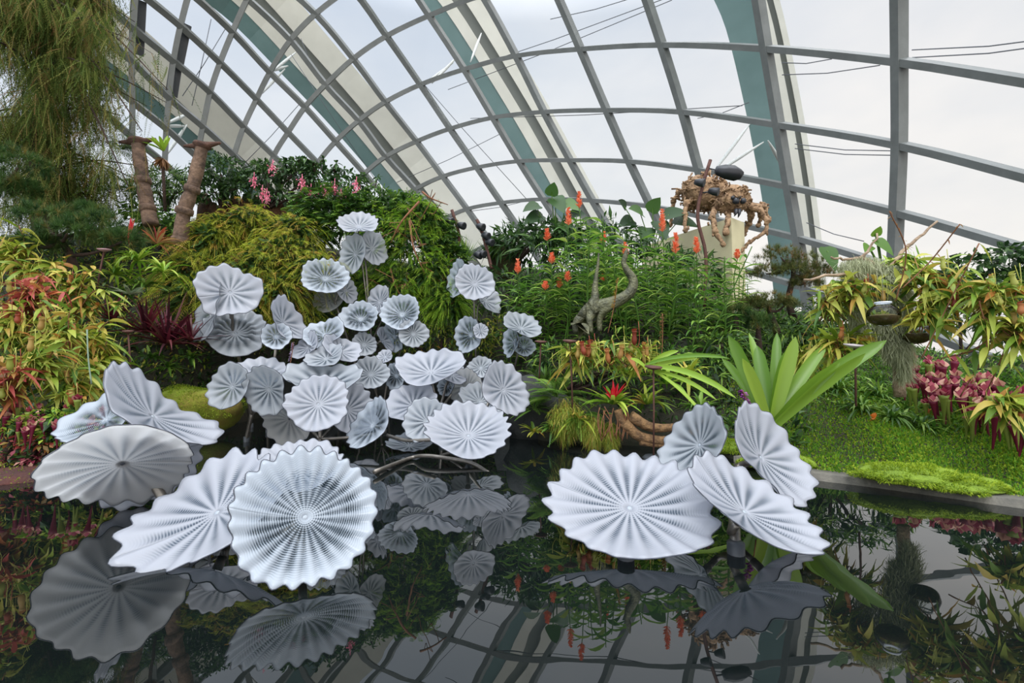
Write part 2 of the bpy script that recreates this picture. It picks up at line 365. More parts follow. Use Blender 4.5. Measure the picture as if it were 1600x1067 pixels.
# ------------------------------------------------------------------ dome
def dist(px):
    return float(np.interp(px, [-200, 100, 200, 400, 650, 850, 1213, 1413, 1700], [25, 26, 27, 30, 30, 27, 22, 20, 18]))
grid = {}
rows = {
 'H': dict(a=(1690,-160), b=(1675,-25), c=(1660,132), d=(1655,285), e=(1645,398), f=(1640,500), g=(1636,590)),
 'G': dict(a=(1413,-190), b=(1413,-45), c=(1413,94.5), d=(1412.5,225.4), e=(1408,331), f=(1404,418), g=(1401,500), h=(1398,590)),
 'F': dict(a=(1160,-190), b=(1183,-52), c=(1202.6,74.5), d=(1222,194), e=(1238,291), f=(1252,371.5), g=(1264,450), h=(1274,540)),
 'E': dict(a=(950,-175), b=(1000,-45), c=(1038.5,69), d=(1071,174), e=(1096,265), f=(1121,342), g=(1144,415), h=(1165,500)),
 'D': dict(a=(812,-140), b=(865,-28), c=(910.6,76), d=(951.4,171.5), e=(986.5,251.6), f=(1020,322), g=(1050,390), h=(1080,470)),
 'C': dict(z=(600,-190), a=(697,-95), b=(757,-8), c=(809.5,87), d=(853,174.5), e=(893.8,250), f=(929,313), g=(965,375), h=(1003,450)),
 'B': dict(z=(520,-150), a=(614,-60), b=(673,24), c=(728,108), d=(773,183.5), e=(813.7,251.6), f=(851.6,311), g=(888,367), h=(930,430)),
 'A': dict(z=(452,-105), a=(550,-20), b=(606,56), c=(659,132), d=(705.4,201), e=(747.6,261.5), f=(785.6,316.7), g=(822,370), h=(860,430)),
 'Z': dict(y=(340,-120), z=(415,-50), a=(495,21), b=(554,91.4), c=(604.3,159), d=(653,220.7), e=(694,275.5), f=(732,326.5), g=(770,380)),
 'Y': dict(x=(240,-120), y=(315,-65), z=(388,-3), a=(455.6,62), b=(510.4,132), c=(562.4,188.4), d=(604.6,244.6), e=(650.6,295.6), f=(690,345), g=(730,400)),
 'X': dict(x=(222,-68), y=(297,-14), z=(364.6,49), a=(423,112.5), b=(478,167), c=(526,220.7), d=(571,271), e=(612,320), f=(650,370)),
 'W': dict(w=(150,-62), x=(213,-18), y=(283,39), z=(345,97), a=(402,154.6), b=(451.4,206.6), c=(497.8,254.4), d=(541,301), e=(582,350)),
 'V': dict(w=(150,-8), x=(208.6,42), y=(272,94), z=(329.5,143.4), a=(382,197.5), b=(429,243), c=(475,290), d=(518,335)),
 'U': dict(w=(150,44), x=(206,93), y=(265,152), z=(318,197), a=(367,242), b=(412,290), c=(455,335)),
 'T': dict(w=(151,104), x=(207,157), y=(260.6,200), z=(309,245), a=(355,292), b=(398,338)),
 'S': dict(w=(152,165), x=(207,213), y=(258,255), z=(303,300), a=(345,345)),
}
def gp(p): return Wd(p[0], p[1], dist(p[0]))
DC = np.array([-9., 10., 0.])
def beam(pts, w, d, name, kind='structure', mat=STEEL, n=None):
    P = spline(pts, max(2, (len(pts)-1)*4)); T = nrm(np.gradient(P, axis=0)); b = MB(); V = []
    for p, t in zip(P, T):
        nn = CAM-p; nn = nrm((DC-p)*[1, 1, .6]) ; nn = nn-t*np.dot(nn, t); nn = nn/np.linalg.norm(nn); s_ = np.cross(t, nn)
        V += [p-s_*w/2+nn*d, p+s_*w/2+nn*d, p+s_*w/2, p-s_*w/2]
    f = [(i*4+j, i*4+(j+1) % 4, (i+1)*4+(j+1) % 4, (i+1)*4+j) for i in range(len(P)-1) for j in range(4)]
    f += [(3, 2, 1, 0), tuple(len(V)-4+k for k in range(4))]
    b.add(V, f); o = b.build(name, mat, smooth=False); tag(o, kind=kind); return o
tn = [0]
def trim():
    tn[0] += 1; return 'trim_%d' % tn[0]
for k, r in rows.items():
    pts = [gp(r[j]) for j in sorted(r, key='wxyzabcdefgh'.index)]
    beam(pts, .25, .38, trim())
order = list('HGFEDCBAZYXWVUTS')
for j in 'wxyzabcdefg':
    pts = [gp(rows[k][j]) for k in order if j in rows[k]]
    if len(pts) > 1: beam(pts, .2, .36, trim())
# glass panes: one sheet per strip between two ribs
wn = 0
for k1, k2 in zip(order[:-1], order[1:]):
    js = [j for j in 'wxyzabcdefgh' if j in rows[k1] and j in rows[k2]]
    b = MB()
    for j1, j2 in zip(js[:-1], js[1:]):
        b.add([gp(rows[k1][j1]), gp(rows[k2][j1]), gp(rows[k2][j2]), gp(rows[k1][j2])], [(0, 1, 2, 3)])
    wn += 1; tag(b.build('window_%d' % wn, PANE, smooth=False), kind='structure')
# outer steel arches
def outer(px_pts, width, extra, strips, depth=1.3):
    ctr = [Wd(x, y, dist(x)+extra) for x, y in px_pts]; P = spline(ctr, 24); T = nrm(np.gradient(P, axis=0))
    root = None; nm = trim()
    def strip(u0, u1, d0, d1, mat, parent, name):
        b = MB(); V = []
        for p, t in zip(P, T):
            nn = nrm(CAM-p); nn = nn-t*np.dot(nn, t); nn /= np.linalg.norm(nn); s_ = np.cross(nn, t); s_ = s_*(1 if s_[0] > 0 else -1)
            V += [p+s_*width*(u0-.5)-nn*d0, p+s_*width*(u1-.5)-nn*d0, p+s_*width*(u1-.5)-nn*d1, p+s_*width*(u0-.5)-nn*d1]
        f = [(i*4+j, i*4+(j+1) % 4, (i+1)*4+(j+1) % 4, (i+1)*4+j) for i in range(len(P)-1) for j in range(4)]+[(3, 2, 1, 0), tuple(len(V)-4+k for k in range(4))]
        b.add(V, f); return b.build(name, mat, parent, smooth=False)
    for i, (u0, u1, d0, mat) in enumerate(strips):
        o = strip(u0, u1, d0, depth, mat, root, nm if root is None else 'steel_face')
        if root is None: root = o; tag(o, kind='structure')
    return root
outer([(1105,-150), (1140,-60), (1174,20), (1204,150), (1226,270), (1240,370), (1252,480)], 2.05, 3.0, [(0, .64, .1, TEAL), (.64, .8, 0, CREAM), (.8, .9, .25, GROOVE), (.9, 1, 0, CREAM)])
outer([(560,-190), (640,-80), (706,0), (770,100), (830,200), (885,300), (940,400), (985,490)], 3.1, 4.0, [(0, .3, .05, TEAL), (.3, .5, 0, CREAM), (.5, .68, .4, GROOVE), (.68, 1, 0, CREAM)])
outer([(260,-120), (330,-60), (398,0), (475,85), (555,175), (632,270), (700,360), (760,440)], 3.5, 4.0, [(0, .26, .05, TEAL), (.26, .45, 0, CREAM), (.45, .62, .4, GROOVE), (.62, 1, 0, CREAM)])
outer([(60,-30), (140,40), (230,113), (320,195), (395,262), (470,335)], 3.0, 5.0, [(0, .25, .05, TEAL), (.25, .42, 0, CREAM), (.42, .5, .4, GROOVE), (.5, 1, 0, CREAM)])
def strut(a, b_, da, db, r, name='strut', mat=WHITEP):
    P0 = Wd(*a, dist(a[0])+da); P1 = Wd(*b_, dist(b_[0])+db); m = MB(); t = np.linspace(0, 1, 7)
    m.tube([P0+(P1-P0)*k for k in t], r*(.45+.9*np.sin(PI*t)), 8); return m
for i, (a, b_) in enumerate([((1112,272), (1172,193)), ((1112,274), (1193,222)), ((1200,220), (1228,268)), ((735,97), (752,52)), ((675,130), (715,88)), ((663,132), (708,98)), ((425,112), (462,82)), ((405,150), (445,108)), ((420,112), (450,103)), ((256,195), (298,176)), ((258,197), (290,197)), ((258,245), (292,195))]):
    o = strut(a, b_, .3, 2.6, .06).build('trim_%d' % (tn[0]+1), WHITEP); tn[0] += 1; tag(o, kind='structure')
for a, b_ in [((700,118), (1100,-25)), ((700,140), (1050,0)), ((735,185), (1160,165)), ((1222,98), (1300,92)), ((1222,117), (1375,102)), ((1425,78), (1700,52)), ((1425,90), (1700,62)), ((1090,185), (1170,160)), ((1242,225), (1412,236)), ((1242,232), (1412,243)), ((1260,348), (1350,377)), ((600,60), (840,330)), ((705,205), (800,350)), ((455,85), (600,300)), ((330,30), (300,165)), ((352,45), (285,150)), ((860,30), (1010,-10)), ((620,285), (790,205)), ((500,130), (470,60)), ((735,330), (830,312)), ((375,262), (470,160))]:
    P0 = Wd(*a, dist(a[0])+1.2); P1 = Wd(*b_, dist(b_[0])+1.2); m = MB(); m.tube([P0, (P0+P1)/2-np.array([0, 0, .1]), P1], .018, 5)
    o = m.build('trim_%d' % (tn[0]+1), CABLE); tn[0] += 1; tag(o, kind='structure')
# dark louvre drives along the far left ribs
for a, b_, w in [((217,0), (213,85), .5), ((290,38), (278,98), .45), ((276,98), (268,150), .45), ((150,-10), (152,40), .5)]:
    P0 = Wd(a[0], a[1], dist(a[0])+.25); P1 = Wd(b_[0], b_[1], dist(b_[0])+.25); o = beam([P0, P1], w, .2, trim(), mat=DARKSTEEL)

# ------------------------------------------------------------------ terrain
TX = [-700, -200, 0, 90, 150, 300, 380, 450, 560, 700, 790, 830, 900, 1000, 1100, 1250, 1400, 1600, 1850, 2600]
TWY = [790, 765, 742, 728, 710, 672, 660, 640, 636, 634, 640, 688, 692, 697, 706, 742, 762, 790, 810, 840]
TRY = [330, 350, 372, 370, 362, 345, 355, 372, 400, 420, 420, 420, 425, 430, 445, 488, 540, 566, 566, 566]
TRD = [9, 9.5, 9.5, 10, 10.5, 11.5, 12, 12.5, 12.5, 13, 13, 13, 13, 13, 12.5, 10.5, 8, 7, 6.5, 6.5]
def PT(px, Y, z):
    dep = Y*math.cos(PITCH)+(z-HC)*math.sin(PITCH); return np.array([(px-800)/F*dep, Y, z])
def tcol(px, t):
    w = G(px, float(np.interp(px, TX, TWY))); rr = W(px, float(np.interp(px, TX, TRY)), float(np.interp(px, TX, TRD)))
    Y = w[1]+(rr[1]-w[1])*t
    bank = float(np.interp(px, [0, 800, 830, 1100, 1250, 1600], [1.2, .8, 1.0, 1.0, 1.5, 1.5]))
    z = rr[2]*t**bank + .05*math.sin(px*.031+t*9)*min(1, t*6)
    z = max(z, .03)+.02
    return PT(px, Y, z)
def proj(p):
    d = np.asarray(p)-CAM; dep = d@cF; return 800+F*(d@cR)/dep, 533.5-F*(d@cU)/dep
def T(px, py, sink=0.):
    lo, hi = 0., 1.
    for _ in range(24):
        m = (lo+hi)/2
        if proj(tcol(px, m))[1] > py: lo = m
        else: hi = m
    p = tcol(px, lo); return p-np.array([0, 0, sink])
b = MB(); cols_ = list(range(-700, 2601, 25)); nt = 22; V = []
for px in cols_:
    w = tcol(px, 0); V.append(w+np.array([0, 0, -.7]))
    for k in range(nt+1): V.append(tcol(px, k/nt))
    e = tcol(px, 1); d = e[:2]/np.linalg.norm(e[:2])
    V.append(np.array([*(e[:2]+d*3), e[2]-.8])); V.append(np.array([*(d*70), -2.]))
m_ = nt+4
f = [(i*m_+j, (i+1)*m_+j, (i+1)*m_+j+1, i*m_+j+1) for i in range(len(cols_)-1) for j in range(m_-1)]
b.add(V, f); tag(b.build('ground_bank', SOIL), kind='structure')
b = MB(); b.add([(-30, -3, 0), (30, -3, 0), (30, 14, 0), (-30, 14, 0)], [(0, 1, 2, 3)]); tag(b.build('pond_water', WATER, smooth=False), kind='structure')
# stone kerb along the right bank and dark wall behind the far pond
pts = [G(x, np.interp(x, TX, TWY)+2)+np.array([0, -.02, .02]) for x in (1150, 1250, 1330, 1400, 1500, 1600, 1700, 1850)]
b = MB(); V = []
Ps = spline(pts, 28); Tn = nrm(np.gradient(Ps, axis=0))
for p, t in zip(Ps, Tn):
    s_ = np.array([-t[1], t[0], 0]); V += [p-s_*.05+[0, 0, -.3], p+s_*.16+[0, 0, -.3], p+s_*.16+[0, 0, .045], p-s_*.05+[0, 0, .045]]
b.add(V, [(i*4+j, i*4+(j+1) % 4, (i+1)*4+(j+1) % 4, (i+1)*4+j) for i in range(len(Ps)-1) for j in range(4)]); tag(b.build('trim_kerb', STONE), kind='structure')
b = MB()
for i, x in enumerate(range(420, 841, 30)):
    p = G(x, np.interp(x, TX, TWY)); b.blob(p+np.array([0, .35, .35]), (.5, .3, .5+.12*math.sin(i*2)), .2, 14, i)
tag(b.build('wall_back', DSTONE), kind='structure')

# ------------------------------------------------------------------ glass flowers
DISH = {}
def dish(key, cx, cy, a, asp, ang, Y, label, n=18, cup=.28, mat=GW, saddle=0., sph=0., lip=LIP, flute=.032, wob=.035, ruff=0., scal=.03):
    ctr = W(cx, cy, Y); v = nrm(ctr-CAM)
    right = nrm(np.cross(v, cU)); upi = np.cross(right, v)
    td = right*math.cos(R(ang))+upi*math.sin(R(ang))
    al = math.acos(max(.05, min(1, asp))); nn = -v*math.cos(al)+td*math.sin(al)
    maj = nrm(np.cross(nn, v)); mi = np.cross(nn, maj)
    rad = a/F*np.dot(ctr-CAM, cF)*.97
    g = np.random.default_rng(abs(hash(key)) % 99991 if False else sum(ord(c)*(i+3) for i, c in enumerate(key)))
    ph = g.uniform(0, 6, 6)
    S = n*8; Rn = 15
    th = np.linspace(0, 2*PI, S, endpoint=False); rr = np.linspace(.035, 1, Rn)
    TH, RR = np.meshgrid(th, rr)
    edge = 1+wob*np.sin(2*TH+ph[0])+wob*.9*np.sin(3*TH+ph[1])+wob*.7*np.sin(5*TH+ph[2])
    fl = np.cos(n*TH+.9*np.sin(TH*2+ph[5])+.5*np.sin(TH*3+ph[4]))
    r_ = RR*(1+(edge-1)*RR**2)*(1+scal*(1+.4*np.sin(TH*2+ph[1]))*fl*RR**5)
    z = cup*RR**1.8 - cup*.72 + flute*fl*RR**1.6 + saddle*np.cos(2*TH+R(sph))*RR**2 + wob*1.1*np.sin(3*TH+ph[3])*RR**2.5 + wob*.7*np.sin(4*TH+ph[4])*RR**3
    if ruff: z += ruff*np.exp(-((RR-.5)/.1)**2)*(1+.5*fl)
    P = ctr+rad*(r_*np.cos(TH))[..., None]*maj+rad*(r_*np.sin(TH))[..., None]*mi+rad*z[..., None]*nn
    hubp = ctr+rad*(-cup*.72)*nn
    root = thing('glass_flower', label, 'glass flower', hubp, None)
    b = MB(); f = [(i*S+j, i*S+(j+1) % S, (i+1)*S+(j+1) % S, (i+1)*S+j) for i in range(Rn-1) for j in range(S)]
    # close the hub
    V = np.vstack([P.reshape(-1, 3)]); 
    uvs = np.stack([(n*TH+.9*np.sin(TH*2+ph[5])+.5*np.sin(TH*3+ph[4]))/(2*PI), RR], -1).reshape(-1, 2)
    # split seam: duplicate first column for uv continuity
    Vs = np.concatenate([P, P[:, :1]], 1).reshape(-1, 3); S1 = S+1
    U = (n*TH+.9*np.sin(TH*2+ph[5])+.5*np.sin(TH*3+ph[4]))/(2*PI); U = np.concatenate([U, U[:, :1]+n], 1); RV = np.concatenate([RR, RR[:, :1]], 1)
    uvs = np.stack([U, RV], -1).reshape(-1, 2)
    f = [(i*S1+j, i*S1+j+1, (i+1)*S1+j+1, (i+1)*S1+j) for i in range(Rn-1) for j in range(S)]
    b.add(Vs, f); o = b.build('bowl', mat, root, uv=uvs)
    so = o.modifiers.new('thickness', 'SOLIDIFY'); so.thickness = .006; so.offset = 0
    e = np.concatenate([P[-1], P[-1][:1]]); q = MB(); q.tube(e, .0038 if Y < 5 else .0045, 5, cap=False); q.build('lip', lip, o)
    h = MB(); h.lathe([(.001, .006), (.009, .008), (.014, .002), (.04, -.004)], hubp, nn, 14); h.build('hub', HUBM if mat is not GG else LIP, o)
    sk = MB(); sk.lathe([(.001, -.012), (.03, -.012), (.03, -.09), (.018, -.1), (.001, -.1)], hubp, nn, 12); sk.build('socket', STALK, root)
    DISH[key] = (hubp-nn*.09, nn, root); return root

dish('F1', 985, 783, 125, .66, 84, 3.02, 'broad white scalloped glass disc alone over open water right of centre', 21, .16, GW, .02, 60, scal=.042)
dish('F2', 1173, 786, 105, .40, 60, 2.82, 'white ribbed glass dish tipped towards the lower right, lowest of the right-hand trio', 16, .26, GW, .04, 20, scal=.05, wob=.02)
dish('F3', 1084, 690, 62, .66, 150, 3.6, 'small bluish glass dish at the back left of the right-hand trio', 15, .3, GM, .08, 40)
dish('F4', 1204, 708, 82, .46, 32, 3.45, 'upright white glass dish at the back right of the right-hand trio with dark lip', 15, .32, GW, .06, 0)
dish('F5', 478, 802, 109, .93, 80, 2.6, 'large shiny clear-centred glass dish facing the viewer, front left of the pond', 24, .22, GC, .0, 0, wob=.02, scal=.035)
dish('F6', 331, 790, 118, .55, 120, 2.95, 'large white pointed glass dish left of the shiny clear-centred one', 17, .2, GW, .05, 30, wob=.05, scal=.05)
dish('F7', 191, 730, 98, .6, 268, 3.27, 'flat grey glass disc with a dark hub hole, far left of the pond', 19, .1, GG, .03, 0, flute=.03)
dish('F8', 250, 640, 92, .34, 48, 3.6, 'tall white folded glass dish leaning over the grey disc at far left', 15, .22, GW, .12, 10)
dish('F9', 156, 648, 62, .42, 130, 3.75, 'bluish see-through glass dish behind the grey disc at far left', 13, .3, GC, .12, 0)
dish('F9b', 226, 728, 74, .82, 290, 3.6, 'white glass dish half hidden behind the grey disc at far left', 19, .2, GW, .05, 0)
dish('F10', 467, 726, 68, .56, 90, 3.5, 'white scalloped glass dish peeping out above the shiny clear-centred one', 19, .25, GW, .03, 0)
dish('M1', 358, 454, 46, .9, 110, 6.8, 'tall white glass flower with a pointed corner, topmost of the left stand', 14, .2, GW, .08, 60, wob=.06)
dish('M2', 325, 482, 56, .25, 168, 7.0, 'edge-on white glass dish at the left side of the topmost left flower', 14, .25, GM, .06, 0)
dish('M3', 368, 518, 46, .82, 88, 7.15, 'double-ruffled translucent glass flower right under the pointed white one', 16, .15, GM, .05, 0, ruff=.1)
dish('M4', 432, 525, 23, .92, 90, 6.6, 'small round clear ribbed glass flower between the left stand and the crumpled ones', 13, .25, GC)
dish('M5', 451, 500, 40, .5, 30, 6.9, 'white upright folded glass flower just above the small round ribbed one', 12, .35, GW, .12, 0, wob=.05)
dish('M6', 358, 603, 39, .68, 165, 6.0, 'pale glass dish facing left, leftmost of the low left cluster', 13, .25, GM)
dish('M7', 415, 610, 40, .74, 200, 5.9, 'grey-white ribbed glass dish right of the left-facing pale one', 14, .28, GM)
dish('M8', 405, 583, 42, .55, 100, 6.4, 'white glass dish behind the two low left dishes', 14, .25, GW)
dish('M9', 497, 629, 49, .88, 95, 5.6, 'round white glass flower with dark lip on a short stem, centre left', 17, .16, GW)
dish('M10', 546, 637, 50, .74, 40, 6.2, 'white glass dish tucked behind the right side of the round dark-lipped one', 16, .2, GW)
dish('M11', 505, 590, 60, .40, 90, 6.2, 'wavy blue-tinted glass rim arching above the round dark-lipped flower', 12, .3, GM, .10, 0)
dish('M12', 447, 658, 44, .7, 210, 6.1, 'grey glass dish low at the left side of the round dark-lipped one', 14, .25, GG)
dish('M13', 577, 662, 44, .55, 150, 5.7, 'lace-patterned see-through glass dish right of the round dark-lipped flower', 14, .25, GC, .08, 0)
dish('M14', 506, 520, 31, .7, 110, 7.0, 'crumpled clear glass flower, upper of the heap left of centre', 12, .3, GC, .12, 0, wob=.06)
dish('M15', 535, 545, 30, .62, 60, 6.9, 'jagged white glass flower, right of the crumpled heap', 12, .3, GW, .1, 0, wob=.06)
dish('M16', 478, 540, 26, .5, 140, 6.8, 'small folded glass flower, left of the crumpled heap', 12, .3, GW, .1, 0)
dish('M17', 508, 556, 30, .55, 110, 6.6, 'grey folded glass flower, bottom of the crumpled heap', 12, .3, GM, .1, 0)
dish('T1', 560, 349, 31, .52, 92, 8.6, 'topmost glass flower, open and tipped upwards like a plate', 15, .28, GW)
dish('T2', 552, 396, 32, .6, 165, 8.6, 'tall narrow glass flower left below the topmost one', 13, .22, GM)
dish('T3', 584, 388, 27, .75, 25, 8.85, 'white glass flower right below the topmost one', 13, .2, GW)
dish('T4', 508, 432, 36, .78, 85, 8.3, 'dark-streaked clear glass flower with white centre, upper left of centre', 18, .25, GC)
dish('T5', 542, 454, 22, .66, 20, 8.6, 'small white glass flower at the right shoulder of the dark-streaked one', 12, .2, GW)
dish('T6', 513, 468, 26, .7, 120, 8.75, 'grey scalloped glass flower beneath the dark-streaked one', 14, .2, GG)
dish('T7', 562, 495, 30, .78, 110, 8.3, 'clear deeply ribbed glass flower on the tall middle stem', 15, .35, GC, ruff=.12)
dish('T8', 591, 470, 27, .6, 150, 8.6, 'pale glass flower with small brass hub above the ribbed one on the middle stem', 13, .2, GW)
dish('T9', 626, 488, 33, .8, 120, 8.2, 'blue-rimmed ribbed glass flower right of the tall middle stem', 18, .35, GC)
dish('T10', 646, 521, 24, .94, 60, 8.1, 'round matt white glass flower below the blue-rimmed ribbed one', 16, .12, GM)
dish('T11', 613, 528, 24, .65, 200, 8.35, 'blue-grey glass flower hidden behind the round matt one', 12, .3, GC)
dish('T12', 569, 538, 20, .95, 90, 8.2, 'small round milky glass flower low on the middle stem', 15, .2, GM)
dish('T13', 602, 530, 21, .45, 30, 8.3, 'narrow folded glass flower beside the small round milky one', 10, .3, GW)
dish('T14', 579, 583, 29, .9, 100, 7.3, 'round grey ribbed glass flower on a forked stem above the water', 16, .25, GM)
dish('T15', 617, 588, 21, .8, 190, 7.4, 'small clear ribbed glass flower right of the fork', 13, .25, GC)
dish('T16', 601, 557, 14, .7, 120, 7.6, 'tiny pale glass flower above the fork', 10, .25, GW)
dish('R1', 742, 441, 32, .9, 80, 8.3, 'round white glass flower with dark eye, top of the right-centre stem', 15, .2, GW)
dish('R2', 716, 436, 33, .4, 170, 8.7, 'clear ribbed glass flower seen edge-on left of the dark-eyed one', 13, .35, GC)
dish('R3', 762, 466, 29, .5, 40, 8.75, 'white glass flower hanging at lower right behind the dark-eyed one', 11, .3, GW)
dish('R4', 732, 523, 29, .74, 170, 8.3, 'clear open glass flower lower on the right-centre stem', 14, .3, GC)
dish('R5', 751, 517, 13, .92, 60, 8.1, 'smallest round white glass flower, on the right-centre stem', 12, .1, GW)
dish('S1', 816, 508, 32, .54, 70, 7.8, 'white glass flower tipped upwards, top of the right-hand leaning stem', 13, .3, GM)
dish('S2', 799, 534, 26, .45, 170, 8.1, 'bluish edge-on glass flower, left on the leaning stem', 12, .3, GC)
dish('S3', 819, 541, 18, .9, 60, 8.1, 'small ribbed glass flower, right on the leaning stem', 13, .3, GC)
dish('C1', 672, 573, 54, .52, 98, 6.3, 'wide wavy white glass flower on a bent stem at the centre', 14, .3, GW, .06, 20, wob=.05)
dish('C1b', 708, 583, 26, .6, 60, 6.6, 'white glass flower behind the right edge of the wide wavy one', 11, .25, GW)
dish('C2', 643, 629, 43, .68, 112, 6.0, 'white glass dish below the wide wavy flower', 13, .25, GW)
dish('C3', 665, 656, 38, .86, 130, 5.65, 'translucent white glass dish left behind the big moire-patterned one', 14, .25, GM)
dish('C4', 732, 671, 65, .7, 88, 5.05, 'big white ribbed glass dish with ripple pattern, centre of the pond', 20, .3, GW, .03, 0, scal=.04)
dish('C5', 790, 607, 46, .72, 25, 5.7, 'oval white glass dish leaning right, right of centre', 15, .2, GW, .05, 0)
dish('C6', 728, 605, 31, .84, 170, 6.6, 'grey translucent glass dish behind the centre, left of the oval one', 15, .2, GG)
dish('C7', 751, 574, 20, .9, 90, 6.9, 'small grey-white glass flower above the grey translucent one', 13, .25, GM)
dish('C8', 752, 625, 36, .7, 60, 6.3, 'pale glass dish squeezed behind the oval one', 14, .2, GM)
dish('C9', 697, 604, 16, .8, 170, 6.7, 'tiny clear glass flower left of the grey translucent one', 12, .25, GC)
dish('C10', 640, 692, 36, .4, 90, 5.9, 'low flat white glass dish close to the water at the centre', 13, .2, GM)

def stand(label, base_px, keys, jf=.6, r=.026, hub=False):
    base = np.array(G(*base_px)) if len(base_px) == 2 else W(*base_px)
    ends = [DISH[k][0] for k in keys]; mean = np.mean(ends, 0)
    j = base+(mean-base)*jf; j[2] = max(.12, mean[2]*jf)
    root = thing('flower_stand', label, 'metal stand', (base[0], base[1], 0))
    b = MB(); p0 = base.copy(); p0[2] = -.25
    mid = (base+j)/2; mid[:2] = base[:2]*.6+j[:2]*.4
    b.tube(spline([p0, np.array([base[0], base[1], .0]), mid, j], 14), r, 10); b.build('pole', STALK, root)
    c = MB(); c.tube([p0, np.array([base[0], base[1], .07])], r*1.5, 12); c.build('pole_sleeve', DARKSTEEL, root)
    for k in keys:
        e, nn, _ = DISH[k]; b = MB(); q = e-nn*min(.12, np.linalg.norm(e-j)*.4)
        b.tube(spline([j, (j+q)/2-np.array([0, 0, .02]), q, e], 12), r*.75, 8); b.build('branch', STALK, root)
    return root
stand('single upright metal pole under the broad white disc alone over open water', (978, 872), ['F1'], .6, .034)
stand('three-armed metal stand of the right-hand trio of dishes', (1150, 865), ['F2', 'F3', 'F4'], .45, .034)
stand('short dark metal pole under the shiny clear-centred dish', (484, 885), ['F5', 'F6', 'F10'], .5, .034)
stand('three-armed metal stand behind the grey disc at far left', (262, 800), ['F7', 'F8', 'F9', 'F9b'], .5, .034)
stand('tall bent metal stand of the pointed white flower at left', (392, 668), ['M1', 'M2', 'M3'], .85)
stand('metal stand of the small round ribbed flower', (418, 676), ['M4', 'M5'], .85, .02)
stand('low metal stand of the left-facing pale dish', (385, 690), ['M6', 'M7', 'M8'], .5)
stand('short metal stem of the round dark-lipped flower', (490, 712), ['M9', 'M10', 'M11', 'M12', 'M13'], .35)
stand('metal stand carrying the crumpled heap of flowers', (530, 668), ['M14', 'M15', 'M16', 'M17'], .75, .02)
stand('tallest slim metal stem, holding the topmost flower', (590, 648), ['T1', 'T2', 'T3', 'T7', 'T8', 'T12', 'T13'], .62, .02)
stand('slim metal stem of the dark-streaked flower', (572, 650), ['T4', 'T5', 'T6'], .93, .02)
stand('slim metal stem of the blue-rimmed ribbed flower', (606, 650), ['T9', 'T10', 'T11'], .88, .02)
stand('forked metal stand of the round grey ribbed flower', (595, 668), ['T14', 'T15', 'T16'], .3, .02)
stand('straight metal stem of the dark-eyed flower', (744, 650), ['R1', 'R2', 'R3', 'R4', 'R5'], .7, .02)
stand('leaning metal stem at the right edge of the flower group', (790, 655), ['S1', 'S2', 'S3'], .9, .02)
stand('bent metal stand of the wide wavy flower', (690, 695), ['C1', 'C1b', 'C2', 'C9'], .6)
stand('metal stand of the big ripple-patterned dish', (733, 722), ['C4', 'C3', 'C5', 'C8', 'C10'], .3)
stand('metal stand of the grey translucent dish', (735, 680), ['C6', 'C7'], .8, .02)
# curved pipe lying across the water below the central flowers
m = MB(); m.tube(spline([G(585,745)+[0,0,.05], W(640,716,5.3), W(665,712,5.2), W(700,716,5.1), W(738,724,5.0), W(765,740,4.8)], 30), .022, 10)
tag(m.build('curved_pipe', STALK), 'curved grey metal pipe arching over the water under the central dishes', 'pipe')
m = MB(); m.tube(spline([W(605,680,5.8), W(635,688,5.6), W(680,687,5.4)], 14), .022, 10)
tag(m.build('curved_pipe', STALK), 'short straight metal pipe above the arching one, left of the big ripple-patterned dish', 'pipe')

# ================================================================== vegetation
def S(px_len, Y): return px_len*Y/F
def rosette(mb, c, n, L, Wd_, droop=.5, el=(15, 75), seg=6, prof='strap', fold=.4, rad=.02, jl=.25):
    az = rng.uniform(0, 2*PI, n); e = np.radians(rng.uniform(el[0], el[1], n))
    D = np.stack([np.cos(az)*np.cos(e), np.sin(az)*np.cos(e), np.sin(e)], 1)
    mb.ribbons(np.asarray(c)+D*[rad, rad, 0], D, L*(1+rng.uniform(-jl, jl, n)), Wd_*(1+rng.uniform(-.2, .2, n)), droop*rng.uniform(.5, 1.5, n), seg, fold, prof, jit=.1)
    return mb
def shell(c, rad, n, inner=.72, low=-.5):
    d = nrm(rng.normal(0, 1, (n*3+20, 3))); d = d[d[:, 2] > low][:n]
    k = rng.uniform(inner, 1.04, (len(d), 1))
    lump = 1+.10*np.sin(d@np.array([5., 3, 4]))[:, None]+.08*np.sin(d@np.array([-7., 6, 5]))[:, None]
    return np.asarray(c)+d*k*lump*np.asarray(rad), d
def bush(mb, c, rad, n, L, w, out=.7, down=.2, spread=.5, seg=2, prof='leaf', fold=.3, droop=.2, inner=.7, low=-.5):
    P, d = shell(c, rad, n, inner, low)
    D = nrm(d*out+rng.normal(0, spread, d.shape)-[0, 0, down])
    mb.ribbons(P, D, L*rng.uniform(.6, 1.3, len(P)), w*rng.uniform(.7, 1.2, len(P)), droop, seg, fold, prof, roll=rng.normal(0, .5, len(P)))
